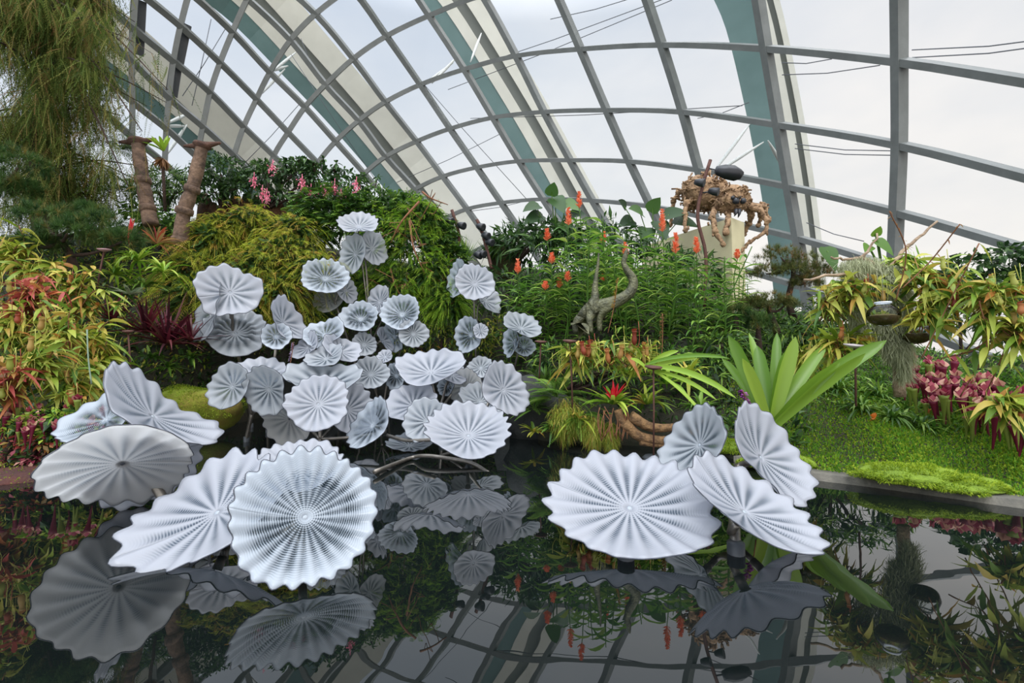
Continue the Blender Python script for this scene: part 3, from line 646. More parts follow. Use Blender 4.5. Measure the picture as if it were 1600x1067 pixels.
def sprays(mb, P, D, L, w, n_leaf, ll, lw, droop, ang=50, gap=0.):
    """feather-like shoots: a thin midrib with paired leaflets"""
    P = np.atleast_2d(P); D = nrm(np.atleast_2d(D)); n = len(P)
    L = np.broadcast_to(L, (n,)); droop = np.broadcast_to(droop, (n,))
    rnd = rng.random(n)
    mb.ribbons(P, D, L, w, droop, 4, None, 'flat', rnd=rnd, jit=.05)
    t = np.linspace(.12, .98, n_leaf)
    pts = P[:, None]+D[:, None]*(L[:, None]*t[None])[:, :, None]; pts[:, :, 2] -= (droop*L)[:, None]*t[None]**2
    T_ = np.broadcast_to(D[:, None], pts.shape).copy(); T_[:, :, 2] -= 2*droop[:, None]*t[None]; T_ = nrm(T_)
    side = nrm(np.cross(D, [0, 0, 1.]+rng.normal(0, .15, (n, 3))))
    for s_ in (-1, 1):
        dd = nrm(T_*math.cos(R(ang))+side[:, None]*s_*math.sin(R(ang)))
        k = (np.sin(PI*np.clip(t, 0, 1)**.75)*.8+.2)[None]*np.ones((n, 1))
        mb.ribbons(pts.reshape(-1, 3), dd.reshape(-1, 3), (ll*k).ravel() if np.isscalar(ll) else (ll[:, None]*k).ravel(), lw, .15, 1 if lw < .006 else 2, None, 'leaf' if lw >= .006 else 'blade', rnd=np.repeat(rnd, n_leaf), jit=.1)

# ---------- low cover on the banks
def cover(name, label, cat, n, xr, tr, L, w, mat, prof='leaf', el=(20, 80), droop=.4, seg=2, fold=None, keep=None, xs=None):
    xs_ = rng.uniform(xr[0], xr[1], n); ts = rng.uniform(tr[0], tr[1], n)**.8
    P = np.array([tcol(x, t) for x, t in zip(xs_, ts)])
    az = rng.uniform(0, 2*PI, n); e = np.radians(rng.uniform(el[0], el[1], n))
    D = np.stack([np.cos(az)*np.cos(e), np.sin(az)*np.cos(e), np.sin(e)], 1)
    sc = rng.uniform(.5, 1.3, n)
    m = MB(); m.ribbons(P-[0, 0, .01], D, L*sc, w*sc, droop, seg, fold, prof)
    o = m.build(name, mat, org=P.mean(0)); tag(o, label, cat, kind='stuff'); return o
cover('undergrowth', 'dark green undergrowth covering the planted slope behind everything', 'undergrowth', 15000, (-250, 1250), (0.02, 1), .24, .05, L_DARK)
cover('undergrowth', 'mid-green leafy ground cover mixed over the middle of the slope', 'undergrowth', 7000, (60, 1280), (.05, 1), .2, .03, L_MID)
cover('undergrowth', 'yellow-green leafy ground cover on the left bank', 'undergrowth', 6000, (-250, 330), (.0, .9), .17, .035, L_YEL)
cover('undergrowth', 'green leafy ground cover behind the moss lawn on the right bank', 'undergrowth', 9000, (1180, 2000), (.3, 1), .2, .03, L_MID)
cover('grass_lawn', 'fine bright green grass-like moss on the right bank', 'grass', 60000, (1120, 1900), (0, .85), .075, .012, L_GRASS, 'blade', (30, 90), .3)
cover('moss_carpet', 'yellow-green moss along the stone edge of the right bank', 'moss', 60000, (1130, 1900), (0, .5), .04, .017, L_MOSS, 'leaf', (20, 90), .2)
# moss cushions
def cushion(px, py, Y, rx, rz_, label, mat=MOSSM, tuft=L_MOSS, n=3500, name='moss_cushion', z=None):
    c = W(px, py, Y); 
    if z is not None: c[2] = z
    m = MB(); m.blob(c, (rx, rx*.7, rz_), .1, 28, int(px)); o = m.build(name, mat, org=c)
    q = MB(); P, d = shell(c, (rx, rx*.7, rz_), n, .97, -.2)
    q.ribbons(P, nrm(d+rng.normal(0, .5, d.shape)), .028, .009, .1, 1, None, 'blade'); q.build('moss_tufts', tuft, o)
    return tag(o, label, 'moss')
cushion(305, 640, 6.9, .68, .34, 'rounded green mossy rock at the left bank behind the far-left dishes', MOSSR, L_MOSS, 9000, 'mossy_rock')
cushion(1420, 742, 4.2, .42, .085, 'long raised yellow-green moss cushion spilling over the stone edge at right', n=6000)
cushion(1500, 757, 4.0, .34, .065, 'smaller moss cushion at the right end of the long one, tapering to the stone edge', n=4000)
cushion(1215, 722, 4.9, .35, .09, 'green moss cushion under the big strap-leaved plant', n=3500)
cushion(1145, 700, 5.6, .3, .1, 'dark green moss cushion left of the big strap-leaved plant', n=3000)
cushion(185, 745, 4.5, .32, .1, 'brownish yellow moss cushion at the left waterline', MOSSR, n=3000)
cushion(30, 745, 4.6, .45, .1, 'reddish brown stone with thin moss at the far left waterline', plain('red_rock', lin(92, 48, 40), .9, c2=lin(60, 36, 34), nscale=4, bump=.7), n=600, name='mossy_rock')
m = MB(); c = W(790, 405, 11.5); m.blob(c, (.42, .3, .5), .12, 20, 5); o = m.build('mossy_boulder', plain('olive_rock', lin(78, 72, 40), .95, c2=lin(50, 44, 30), nscale=5, bump=.9), org=c); tag(o, 'brown-green mossy boulder behind the orange ginger flowers', 'boulder')

# ---------- weeping conifer, top left
def weeping():
    base = W(75, 345, 8.6); root = thing('weeping_conifer', 'tall weeping conifer with hanging olive-green sprays filling the top left corner', 'tree', base)
    m = MB(); m.tube(spline([base-[0, 0, .5], W(58, 250, 8.6), W(78, 100, 8.6), W(85, -120, 8.6)], 14), [.19, .1], 10, r=.5); m.build('trunk', DBARK, root)
    limbs = []; bm = MB()
    def limb(p0, p1, sag, r0):
        p0 = np.asarray(p0); p1 = np.asarray(p1); mid = (p0+p1)/2+[0, 0, sag]; q = spline([p0, mid, p1], 12); bm.tube(q, np.linspace(r0, r0*.25, len(q)), 6); limbs.append(q)
    for i in range(70):
        y0 = rng.uniform(-110, 330); p0 = W(72, y0, 8.6); a = rng.uniform(0, 2*PI); L = rng.uniform(.9, 2.2) if y0 > 60 else rng.uniform(.7, 1.7)
        if y0 > 250: L *= .8
        limb(p0, p0+np.array([math.cos(a)*L, math.sin(a)*L*.8, rng.uniform(-.45, .15)]), .15, .03)
    limb(W(85, 0, 8.5), W(262, 140, 7.9), .22, .03); limb(W(85, 40, 8.5), W(222, 205, 8.0), .2, .03); limb(W(85, 90, 8.5), W(200, 290, 8.1), .25, .03); limb(W(160, 45, 8.2), W(240, 85, 8.0), .05, .012)
    bm.build('branches', DBARK, root)
    f = MB(); g = MB()
    P = np.concatenate([q[2:] for q in limbs]); P = P[rng.integers(0, len(P), 11000)]+rng.normal(0, .16, (11000, 3))
    pr = np.array([proj(p) for p in P]); k = (pr[:, 0] < 180) | (rng.random(len(P)) < .22); P = P[k]
    D = np.stack([rng.normal(0, .35, len(P)), rng.normal(0, .35, len(P)), -rng.uniform(.3, 1.1, len(P))], 1)
    sprays(f, P, D, rng.uniform(.2, .6, len(P)), .006, 11, rng.uniform(.04, .085, len(P)), .013, .35, 55)
    f.build('hanging_sprays', L_WEEP, root)
    return root
weeping()
# ferny climber below/right of the conifer
def frond_plant(name, label, cat, c, n, L, droop, mat, el=(10, 70), ll=.12, nl=16, lw=.014, group=None, azr=(0, 2*PI)):
    c = np.asarray(c); m = MB(); az = rng.uniform(azr[0], azr[1], n); e = np.radians(rng.uniform(el[0], el[1], n))
    D = np.stack([np.cos(az)*np.cos(e), np.sin(az)*np.cos(e), np.sin(e)], 1)
    Ls = L*rng.uniform(.6, 1.2, n)
    sprays(m, np.repeat(c[None], n, 0)+D*.03, D, Ls, .008, nl, Ls*ll/L, lw, droop, 68)
    return tag(m.build(name, mat, org=c), label, cat, group)
for px, py, Y, L, lab in [(205, 300, 9.4, .9, 'green fern hanging at the right foot of the weeping conifer'), (190, 235, 9.6, .8, 'dark tree fern crown right beside the weeping conifer'), (225, 345, 9.0, .6, 'small bright fern at the foot of the left carved post')]:
    frond_plant('fern', lab, 'fern', W(px, py, Y), 46, L, .7, L_MID, ll=.13)

# ---------- pines
def pine(name, label, pads, trunk, mat, needle=.14, dens=1.):
    base = np.asarray(trunk[0]); root = thing(name, label, 'pine', base)
    m = MB(); q = spline(trunk, 12); m.tube(q, np.linspace(.07, .035, len(q)), 8); m.build('trunk', DBARK, root)
    br = MB(); f = MB()
    for c, rad in pads:
        c = np.asarray(c); a = q[np.argmin(np.linalg.norm(q-c, axis=1))]; br.tube(spline([a, (a+c)/2-[0, 0, .05], c], 8), [.03, .015], 6)
        nt_ = int(95*dens); P, d = shell(c, rad, nt_, .55, -.25); k = 34
        PP = np.repeat(P, k, 0); DD = nrm(np.repeat(d, k, 0)*.5+rng.normal(0, .55, (len(P)*k, 3))+[0, 0, .25])
        f.ribbons(PP, DD, needle*rng.uniform(.7, 1.2, len(PP)), .0055, .1, 1, None, 'blade', rnd=np.repeat(np.clip(rng.normal(.5, .25, len(P)), 0, 1), k))
    br.build('branches', DBARK, root); f.build('needles', mat, root); return root
def pad(px, py, Y, rx, rz_): return (W(px, py, Y), (S(rx, Y), S(rx, Y)*.8, S(rz_, Y)))
pine('pine_shrub', 'rounded green pine at the left edge of the photo', [pad(28, 262, 6.6, 42, 32), pad(-10, 300, 6.6, 50, 38), pad(35, 300, 6.7, 30, 18)], [W(-30, 430, 6.8), W(-20, 350, 6.7), W(0, 290, 6.6)], L_PINE)
pine('pine_shrub', 'low spreading cloud-pruned pine in front of the weeping conifer', [pad(70, 345, 6.4, 50, 24), pad(105, 365, 6.2, 40, 20), pad(150, 352, 6.5, 38, 20), pad(190, 378, 6.4, 30, 16), pad(135, 335, 6.8, 34, 15), pad(60, 385, 6.3, 40, 18)], [W(120, 440, 6.6), W(110, 400, 6.5), W(90, 370, 6.4)], L_PINE)
pine('bonsai_pine', 'bonsai pine with a domed crown right of the cream wall', [pad(1220, 402, 8.6, 34, 18), pad(1255, 412, 8.6, 34, 17), pad(1198, 428, 8.5, 26, 16), pad(1282, 428, 8.6, 26, 14), pad(1240, 425, 8.5, 30, 14), pad(1258, 443, 8.5, 24, 12)], [W(1245, 510, 8.8), W(1232, 470, 8.7), W(1240, 430, 8.6), W(1235, 410, 8.6)], L_PINE2, .11)
pine('bonsai_pine', 'low flat pine pad below the bonsai with a domed crown', [pad(1200, 470, 8.2, 38, 13), pad(1175, 478, 8.2, 26, 12), pad(1228, 476, 8.2, 22, 10)], [W(1215, 520, 8.4), W(1205, 495, 8.3), W(1200, 475, 8.2)], L_PINE2, .1)
for px, py, lab in [(1150, 495, 'dark green soft pine tuft at the foot of the cream wall'), (1185, 510, 'dark green soft pine tuft below the flat pine pad'), (1125, 520, 'dark green soft pine tuft left of the strap-leaved plant')]:
    pine('young_pine', lab, [pad(px, py, 8.0, 24, 20)], [W(px, py+40, 8.1), W(px, py+20, 8.0), W(px, py, 8.0)], L_PINE, .14, .9)

# ---------- carved posts
def totem(label, pts, Y, rad, rings):
    P = [W(x, y, Y) for x, y in pts]; root = thing('carved_post', label, 'wooden post', P[0]); q = spline(P, 26); n = len(q)
    t = np.linspace(0, 1, n); r = rad*(1.06-.18*t+.05*np.sin(t*17)+.03*np.sin(t*40)); m = MB(); m.tube(q, r, 16); m.build('trunk', TOTEM, root)
    for k in rings:
        i = int(k*(n-1)); a = nrm(q[min(i+1, n-1)]-q[max(i-1, 0)]); m = MB(); rr = r[i]
        m.lathe([(rr*.9, -.07), (rr*1.22, -.055), (rr*1.28, 0), (rr*1.22, .055), (rr*.9, .07)], q[i], a, 16); m.build('carved_ring', TOTEM, root)
    m = MB(); top = q[-1]; a = nrm(q[-1]-q[-3])
    m.lathe([(.01, .05), (rad*1.2, .05), (rad*1.35, .0), (rad*.8, -.06)], top, a, 16)
    for sx in (-1, 1):
        e = top+np.array([sx*rad*2.9, 0, .06 if sx > 0 else .0]); m.tube(spline([top, (top+e)/2+[0, 0, .0], e], 6), [rad*.75, rad*.2], 8)
    m.build('carved_cap', plain('dark_cap', lin(96, 66, 52), .85, c2=lin(60, 42, 36), nscale=6, bump=.8), root); return root
totem('carved wooden post leaning left with a dark wing-shaped cap', [(236, 352), (226, 300), (215, 222)], 8.6, .12, (.28, .66))
totem('carved wooden post leaning right with a dark wing-shaped cap', [(282, 376), (288, 330), (302, 290), (316, 228)], 8.6, .12, (.02, .35, .68))
# ---------- back hedges, root wall
def hedge(name, label, cat, blobs, mat, L, w, dens=1., out=.6, down=.2, group=None, stem=True, core=L_DARK, seg=2):
    c0 = W(blobs[0][0], blobs[0][1], blobs[0][2]); base = c0-[0, 0, S(blobs[0][4], blobs[0][2])]
    root = thing(name, label, cat, base, group); f = MB(); k = MB(); st = MB()
    for px, py, Y, rx, rz_ in blobs:
        c = W(px, py, Y); rad = (S(rx, Y), min(S(rx, Y)*.75, 1.0), S(rz_, Y)); A = rad[0]*rad[2]
        n = int(dens*A/(L*w)*9)+60
        bush(f, c, rad, n, L, w, out, down, seg=seg); bush(k, c, [r*.8 for r in rad], n//3, L*1.3, w*1.8, out, down, seg=2)
        st.tube([base-[0, 0, .3], (base+c)/2, c], .03, 6)
    f.build('foliage', mat, root); k.build('inner_foliage', core, root); st.build('stems', DBARK, root); return root
hedge('dark_shrub', 'dense dark small-leaved shrub right of the right carved post', 'shrub', [(345, 272, 10.6, 42, 30), (330, 300, 10.6, 30, 30), (370, 295, 10.6, 24, 24)], L_DARK, .1, .04, 1.1)
hedge('hedge', 'grassy dark green hedge between the two carved posts', 'hedge', [(262, 282, 10.4, 34, 22), (235, 300, 10.4, 30, 28), (285, 300, 10.3, 22, 26)], L_MID, .2, .02, .9)
hedge('leafy_shrub', 'glossy green shrub at the feet of the carved posts', 'shrub', [(250, 345, 9.4, 30, 22), (275, 360, 9.2, 26, 20), (218, 330, 9.5, 24, 22)], L_MID, .13, .045, 1.)
MED = hedge('flowering_shrub', 'dark leafy shrub with hanging pink flower clusters along the top of the slope', 'shrub', [(420, 282, 10.8, 34, 24), (460, 272, 10.8, 34, 24), (500, 285, 10.8, 34, 28), (545, 292, 10.7, 34, 24), (430, 312, 10.7, 36, 18), (470, 262, 10.9, 20, 14), (410, 262, 10.9, 14, 10)], L_DARK, .16, .06, .9, down=.35)
for x, y in [(397, 280), (410, 300), (417, 305), (426, 260), (472, 283), (486, 298), (507, 299), (523, 290), (557, 287), (533, 303)]:
    c = W(x, y, 10.0); m = MB(); P = c+rng.normal(0, 1, (46, 3))*[.035, .035, .07]-[0, 0, .05]; m.ribbons(P, nrm(rng.normal(0, .6, (46, 3))-[0, 0, 1.]), .06, .035, 0, 2, .4, 'leaf')
    m.tube([c+[0, 0, .16], c-[0, 0, .08]], .006, 5); m.build('flower_cluster', FL_PINK, MED)
for i in range(14):
    x = rng.uniform(400, 590); y = 250+abs(x-480)*.18+rng.uniform(-5, 15); p = W(x, y+18, 10.7); q = spline([p, p+[rng.uniform(-.1, .1), 0, .25], p+[rng.uniform(-.2, .2), 0, .36]], 6)
    m = MB(); m.tube(q, .012, 5); m.build('shoot', DBARK, MED); f = MB(); f.ribbons(np.repeat(q[-1:], 8, 0), nrm(rng.normal(0, .6, (8, 3))-[0, 0, .1]), .17, .06, .5, 3, .3, 'leaf'); f.build('shoot_leaves', L_DARK, MED)
def fingered(name, label, blobs, mat, n_, L, ll, lw, droop=.5, core=L_DARK):
    c0 = W(*blobs[0][:3]); root = thing(name, label, 'shrub', c0-[0, 0, S(blobs[0][4], blobs[0][2])]); f = MB(); k = MB()
    for px, py, Y, rx, rz_ in blobs:
        c = W(px, py, Y); rad = (S(rx, Y), S(rx, Y)*.7, S(rz_, Y)); P, d = shell(c, rad, n_, .7, -.6); D = nrm(d*.8+rng.normal(0, .4, d.shape)+[0, -.2, 0])
        sprays(f, P, D, L*rng.uniform(.7, 1.2, len(P)), .01, 7, np.full(len(P), ll), lw, droop, 48)
        bush(k, c, [r*.85 for r in rad], 260, .2, .08)
    f.build('divided_leaves', mat, root); k.build('inner_foliage', core, root); return root
fingered('split_leaf_shrub', 'split-leaved dark green shrub behind the topmost glass flower', [(500, 335, 10.2, 40, 26), (530, 350, 10.0, 36, 34), (490, 365, 10.0, 32, 26), (560, 335, 10.2, 40, 26), (520, 315, 10.3, 44, 20)], L_MID, 110, .3, .12, .035)
fingered('split_leaf_shrub', 'split-leaved green shrub on the hump right of the topmost glass flower', [(620, 330, 10.4, 44, 24), (655, 345, 10.2, 34, 26), (690, 375, 9.9, 26, 34), (705, 410, 9.7, 22, 30), (600, 345, 10.3, 30, 20)], L_MID, 110, .28, .11, .03)
hedge('leafy_shrub', 'round green shrub tucked under the pink-flowered one', 'shrub', [(590, 315, 10.5, 40, 24), (640, 318, 10.8, 30, 18)], L_MID, .1, .04, 1.)
m = MB()
for i, x in enumerate(range(320, 480, 16)):
    p = W(x, 348+8*math.sin(i), 11.0); m.blob(p, (.22, .18, .62), .22, 12, i)
tag(m.build('root_wall', ROOTW, org=W(400, 348, 11.)), 'brown fern-root wall under the pink-flowered shrub', 'wall')

# ---------- feathery golden and green shrubs
def feathery(label, blobs, mat, n_, twigs=26, L=.36):
    c0 = W(*blobs[0][:3]); base = c0-[0, 0, S(blobs[0][4], blobs[0][2])]; root = thing('feathery_shrub', label, 'shrub', base); f = MB(); tw = MB(); k = MB()
    for px, py, Y, rx, rz_ in blobs:
        c = W(px, py, Y); rad = (S(rx, Y), S(rx, Y)*.65, S(rz_, Y)); P, d = shell(c, rad, n_, .62, -.45)
        D = nrm(d*.9+rng.normal(0, .35, d.shape)+[0, -.15, 0]); sprays(f, P, D, L*rng.uniform(.6, 1.2, len(P)), .005, 12, rng.uniform(.05, .11, len(P)), .0085, .75, 50)
        for i in range(twigs//len(blobs)+1):
            e, dd = shell(c, rad, 1, .95, -.1); e = e[0]; tw.tube(spline([c+(e-c)*.35, (c+e)/2+rng.normal(0, .06, 3), e, e+dd[0]*.12-[0, 0, .05]], 9), [.014, .004], 5)
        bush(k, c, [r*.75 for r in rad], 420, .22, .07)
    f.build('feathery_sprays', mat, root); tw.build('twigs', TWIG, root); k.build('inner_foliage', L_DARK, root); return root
feathery('golden-green feathery shrub in front of the dark shrub, upper left of the slope', [(330, 385, 9.0, 50, 36), (385, 355, 9.4, 42, 34), (300, 430, 8.6, 44, 34), (350, 370, 9.3, 44, 30)], L_FEATH, 320)
feathery('golden-green feathery shrub sloping down right of the upper left one', [(440, 400, 9.0, 52, 36), (400, 430, 8.6, 50, 40), (490, 430, 8.8, 44, 34), (455, 365, 9.4, 40, 24)], L_FEATH, 320)
feathery('low feathery shrub behind the pointed white glass flower', [(300, 470, 8.2, 50, 34), (430, 460, 8.4, 46, 32), (370, 480, 8.2, 50, 34), (470, 500, 8.8, 50, 34)], L_FEATH, 280)
feathery('bright green feathery shrub hanging behind the tallest glass flowers', [(640, 400, 9.6, 56, 60), (600, 380, 9.8, 40, 46), (680, 440, 9.4, 40, 46), (620, 460, 9.3, 46, 40), (655, 350, 9.9, 38, 36), (560, 460, 9.4, 40, 40), (700, 480, 9.2, 30, 34)], L_FEATH2, 300, 60)
for i in range(5):
    x0, y0, x1, y1 = [(655, 315, 610, 380), (640, 345, 665, 430), (610, 420, 640, 480), (480, 430, 520, 480), (660, 300, 700, 320)][i]
    m = MB(); q = spline([W(x0, y0, 9.2), W((x0+x1)/2-6, (y0+y1)/2, 9.0), W(x1, y1, 9.1)], 12); m.tube(q, np.linspace(.025, .008, len(q)), 6)
    for k in range(3):
        p = q[3+k*3]; m.tube(spline([p, p+rng.normal(0, .12, 3), p+rng.normal(0, .25, 3)], 6), .007, 5)
    tag(m.build('bare_branch', TWIG, org=q[0]), ['reddish bare branch arching over the top of the hanging green shrub', 'bare branch drooping through the middle of the hanging green shrub', 'bare twig low in the hanging green shrub', 'tangled bare twig right of the dark-streaked glass flower', 'thin bare twig reaching right above the hanging green shrub'][i], 'branch')

# ---------- broadleaf, palms, agaves along the back
def big_leaf_plant(name, label, base, leaves, Y, mat, stem=L_MID):
    b0 = W(*base, Y); root = thing(name, label, 'plant', b0)
    for (px, py, size, dx, dz) in leaves:
        p = W(px, py, Y); s_ = MB(); s_.tube(spline([b0, (b0+p)/2+[0, 0, .05], p], 8), .012, 6, r=.5); s_.build('leaf_stalk', stem, root)
        f = MB(); D = np.array([dx, -.55, dz]); f.ribbons(p-nrm(D)*S(size, Y)*.25, D, S(size, Y)*1.15, S(size, Y)*.85, .25, 7, .22, 'heart', up=(0, -1, .6), jit=.05); f.build('heart_leaf', mat, root)
    return root
big_leaf_plant('elephant_ear', 'dark heart-leaved plant against the glass above the ginger flowers', (868, 400), [(868, 312, 34, .3, -.5), (838, 322, 30, -.8, -.2), (842, 338, 34, -.9, -.3), (885, 318, 30, .7, -.3), (862, 300, 26, .1, .6), (880, 350, 28, .5, -.6), (895, 335, 26, .8, .1)], 10.8, L_DARK)
big_leaf_plant('elephant_ear', 'dark glossy broad-leaved plant left behind the wooden spider', (1020, 400), [(1000, 332, 34, -.7, .3), (1020, 325, 30, .2, .6), (1045, 335, 34, .8, .2), (985, 345, 30, -.9, -.2), (1060, 345, 34, .9, -.2), (1030, 350, 34, .1, -.6), (975, 322, 24, -.5, .5), (1010, 360, 34, -.2, -.6)], 11.3, L_DARK)
big_leaf_plant('elephant_ear', 'single heart-shaped leaf pair standing at the left of the mossy branch', (1330, 470), [(1292, 392, 34, .05, -.9), (1310, 450, 18, -.2, -.8)], 5.6, L_MID)
big_leaf_plant('elephant_ear', 'heart-shaped lobed leaves on top of the mossy branch', (1380, 440), [(1372, 378, 28, .5, -.7), (1357, 385, 22, -.7, -.4), (1368, 365, 20, .0, .8)], 5.6, L_MID)
for px, py, Y, r_, lab in [(727, 392, 11, 40, 'fan-leaved spiky plant left of the second lamp pole'), (768, 388, 11.3, 36, 'fan-leaved spiky plant right of the second lamp pole'), (700, 400, 11.2, 30, 'fan-leaved spiky plant left of the first lamp pole')]:
    m = MB(); c = W(px, py+18, Y); rosette(m, c, 70, S(r_, Y), .045, .08, (20, 88), 3, 'blade'); tag(m.build('fan_plant', L_MID, org=c), lab, 'plant')
hedge('dark_shrub', 'dark layered shrub below the heart-leaved plant against the glass', 'shrub', [(810, 370, 11.0, 36, 18), (845, 365, 11.0, 34, 20), (790, 385, 11.2, 28, 14), (880, 365, 11, 30, 20), (840, 390, 10.8, 60, 20)], L_DARK, .3, .06, .9)
hedge('dark_shrub', 'dark shrub band behind the ginger stalks below the cream wall', 'shrub', [(950, 385, 11.4, 60, 40), (1020, 420, 11.2, 60, 40), (1080, 430, 10.6, 50, 40), (900, 400, 11, 50, 40)], L_DARK, .3, .05, .8)
hedge('dark_shrub', 'shadowy leafy shrub mass behind the bronze creature', 'shrub', [(860, 470, 9.6, 60, 50), (930, 460, 9.6, 60, 50), (1010, 480, 9.6, 60, 50), (1090, 490, 9.4, 50, 40), (790, 460, 10, 40, 40)], L_DARK, .26, .05, .7)
hedge('back_tree', 'dark tree beyond the garden at the right edge', 'tree', [(1520, 420, 12, 38, 22), (1570, 402, 12, 34, 18), (1585, 440, 12, 40, 30), (1480, 435, 12, 26, 16), (1540, 455, 12, 60, 30), (1640, 430, 12, 50, 50)], L_DARK, .2, .1, .7)
hedge('back_shrub', 'dark green shrub low behind the purple trumpets at right', 'shrub', [(1500, 500, 9.5, 44, 34), (1570, 500, 9.5, 44, 40), (1620, 520, 9.5, 40, 40)], L_DARK, .16, .06, .8)
hedge('back_shrub', 'green shrub behind the glass globes', 'shrub', [(1290, 500, 8.6, 40, 30), (1345, 500, 8.4, 40, 30), (1250, 520, 8.4, 40, 24), (1400, 520, 8.4, 30, 24)], L_MID, .18, .035, .8)

# ---------- ginger lilies with orange spikes
def ginger(px_base, px_top, Y, flower, label, group, nl=16, leaf=.42):
    b0 = W(*px_base, Y); t0 = W(*px_top, Y-.25); root = thing('ginger_lily', label, 'flowering plant' if flower else 'plant', b0, group)
    q = spline([b0, (b0+t0)/2+rng.normal(0, .04, 3), t0], 16); m = MB(); m.tube(q, np.linspace(.014, .008, len(q)), 6, r=.4); m.build('stem', L_MID, root)
    i = np.linspace(2, len(q)-2, nl); P = np.array([q[int(k)] for k in i]); az = (np.arange(nl) % 2)*PI+rng.normal(rng.uniform(-.6, .6), .3, nl)
    D = np.stack([np.cos(az)*.8, np.sin(az)*.8-.15, np.full(nl, .55)], 1); f = MB(); f.ribbons(P, D, leaf*rng.uniform(.75, 1.2, nl), .066, rng.uniform(.35, .8, nl), 5, .35, 'leaf', jit=.15); f.build('leaves', LGIN, root)
    if flower:
        h = S(flower, Y); m = MB(); n = 90; tt = rng.random(n); P = t0+[0, 0, 0]+np.stack([np.zeros(n), np.zeros(n), tt*h], 1); a = rng.uniform(0, 2*PI, n)
        D = np.stack([np.cos(a), np.sin(a), np.full(n, .5)], 1); m.ribbons(P, D, .08*(1.15-tt*.6), .034, -.2, 2, .3, 'leaf'); m.tube([t0, t0+[0, 0, h]], .01, 6); m.build('flower_spike', FL_OR, root)
    return root
LGIN = leafmat('leaf_ginger', [(66, 108, 40), (98, 142, 52), (134, 172, 70), (172, 188, 96)])
GF = [((892, 480), (888, 352), 26, 8.4, 'leftmost of the three tallest orange ginger spikes'), ((912, 470), (905, 325), 24, 8.6, 'orange ginger spike rising highest, against the glass left of the dark broad leaves'),
 ((868, 490), (855, 376), 18, 8.5, 'orange ginger spike left of the three tallest, at mid height'), ((800, 500), (809, 428), 22, 8.6, 'orange ginger spike in front of the mossy boulder'),
 ((1040, 480), (1035, 362), 34, 8.2, 'tall slim orange ginger spike just left of the cream wall top'), ((1050, 500), (1056, 396), 30, 7.6, 'broad salmon ginger spike in front of the cream wall'),
 ((1098, 510), (1088, 396), 24, 7.8, 'salmon ginger spike at the right foot of the lamp pole'), ((1150, 480), (1152, 405), 14, 8.4, 'small orange ginger spike at the right edge of the cream wall'),
 ((866, 500), (862, 412), 16, 8.3, 'short orange ginger spike below the mid-height one'), ((890, 510), (887, 440), 14, 8.2, 'orange ginger spike left of the bronze creature, upper of two'),
 ((850, 510), (852, 453), 12, 8.2, 'orange ginger spike lowest at left above the leaning glass stem'), ((875, 505), (874, 450), 14, 8.4, 'faint orange ginger spike between the two low ones'),
 ((945, 470), (943, 380), 16, 8.6, 'small orange ginger spike left of the bronze neck'), ((940, 500), (943, 440), 10, 8.6, 'small orange ginger spike seen between the two bronze necks'), ((975, 480), (977, 402), 22, 8.5, 'orange ginger spike behind the head of the bronze creature')]
for b_, t_, h_, Y_, lab in GF: ginger(b_, t_, Y_, h_, lab, 'ginger lilies with orange spikes')
for i in range(62):
    x = rng.uniform(795, 1185); Y = rng.uniform(8.7, 9.8) if x < 870 else rng.uniform(7.4, 9.6); top = np.interp(x, [795, 850, 900, 960, 1000, 1050, 1100, 1185], [440, 385, 335, 330, 345, 385, 400, 400])+rng.uniform(0, 90)
    ginger((x+rng.uniform(-15, 15), top+130), (x, top), Y, 0, 'leafy green ginger stalk without a flower in the thicket around the bronze creature', 'leafy ginger stalks', 18)
for a, b_, lab in [((1050, 640), (1175, 385), 'long leafy ginger stalk leaning right across the cream wall'), ((1060, 620), (1110, 420), 'leafy ginger stalk leaning right under the lamp pole')]:
    ginger(a, b_, 7.2, 0, lab, None, 26, .34)

# ---------- bromeliads, cordylines, straps
def strap_thing(name, label, px, py, Y, n, Lpx, w, droop, mat, el=(10, 75), cat='plant', prof='strap', fold=.4, group=None, extra=None):
    c = W(px, py, Y); m = MB(); rosette(m, c, n, S(Lpx, Y), w, droop, el, 7, prof, fold); o = m.build(name, mat, org=c); tag(o, label, cat, group)
    if extra: extra(o, c)
    return o
def red_heart(o, c):
    m = MB(); rosette(m, c+[0, -.03, .05], 16, .24, .045, .15, (25, 85), 4, 'leaf'); m.build('red_bracts', FL_RED, o)
c = W(255, 243, 8.4); o = strap_thing('bromeliad', 'yellow-green bromeliad perched between the tops of the two carved posts', 255, 236, 8.4, 16, 34, .06, .25, L_BRIGHT, (20, 85), 'bromeliad')
m = MB(); m.ribbons(np.repeat([c-[0, 0, .05]], 60, 0), cone((0, 0, -1), .5, 60), .22, .04, .1, 2, .3, 'leaf'); m.build('dry_base', leafmat('dry_base', [(90, 62, 40), (130, 92, 58), (150, 116, 76)]), o); m = MB(); m.tube([c-[0, 0, .2], W(258, 330, 8.6)], .03, 6); m.build('support', DBARK, o)
strap_thing('banded_bromeliad', 'brown cross-banded bromeliad at the foot of the carved posts', 245, 382, 8.0, 34, 44, .05, .35, leafmat('leaf_banded', [(120, 40, 36), (170, 84, 60), (190, 150, 100), (80, 90, 50)]), (10, 80), 'bromeliad')
m = MB(); p = W(201, 385, 7.8); m.ribbons(np.repeat([p], 5, 0), cone((0, 0, 1), .06, 5), S(46, 7.8), .05, 0, 4, .3, 'leaf'); tag(m.build('bromeliad_spike', FL_RED, org=p), 'upright red bromeliad spike left of the banded bromeliad', 'flower')
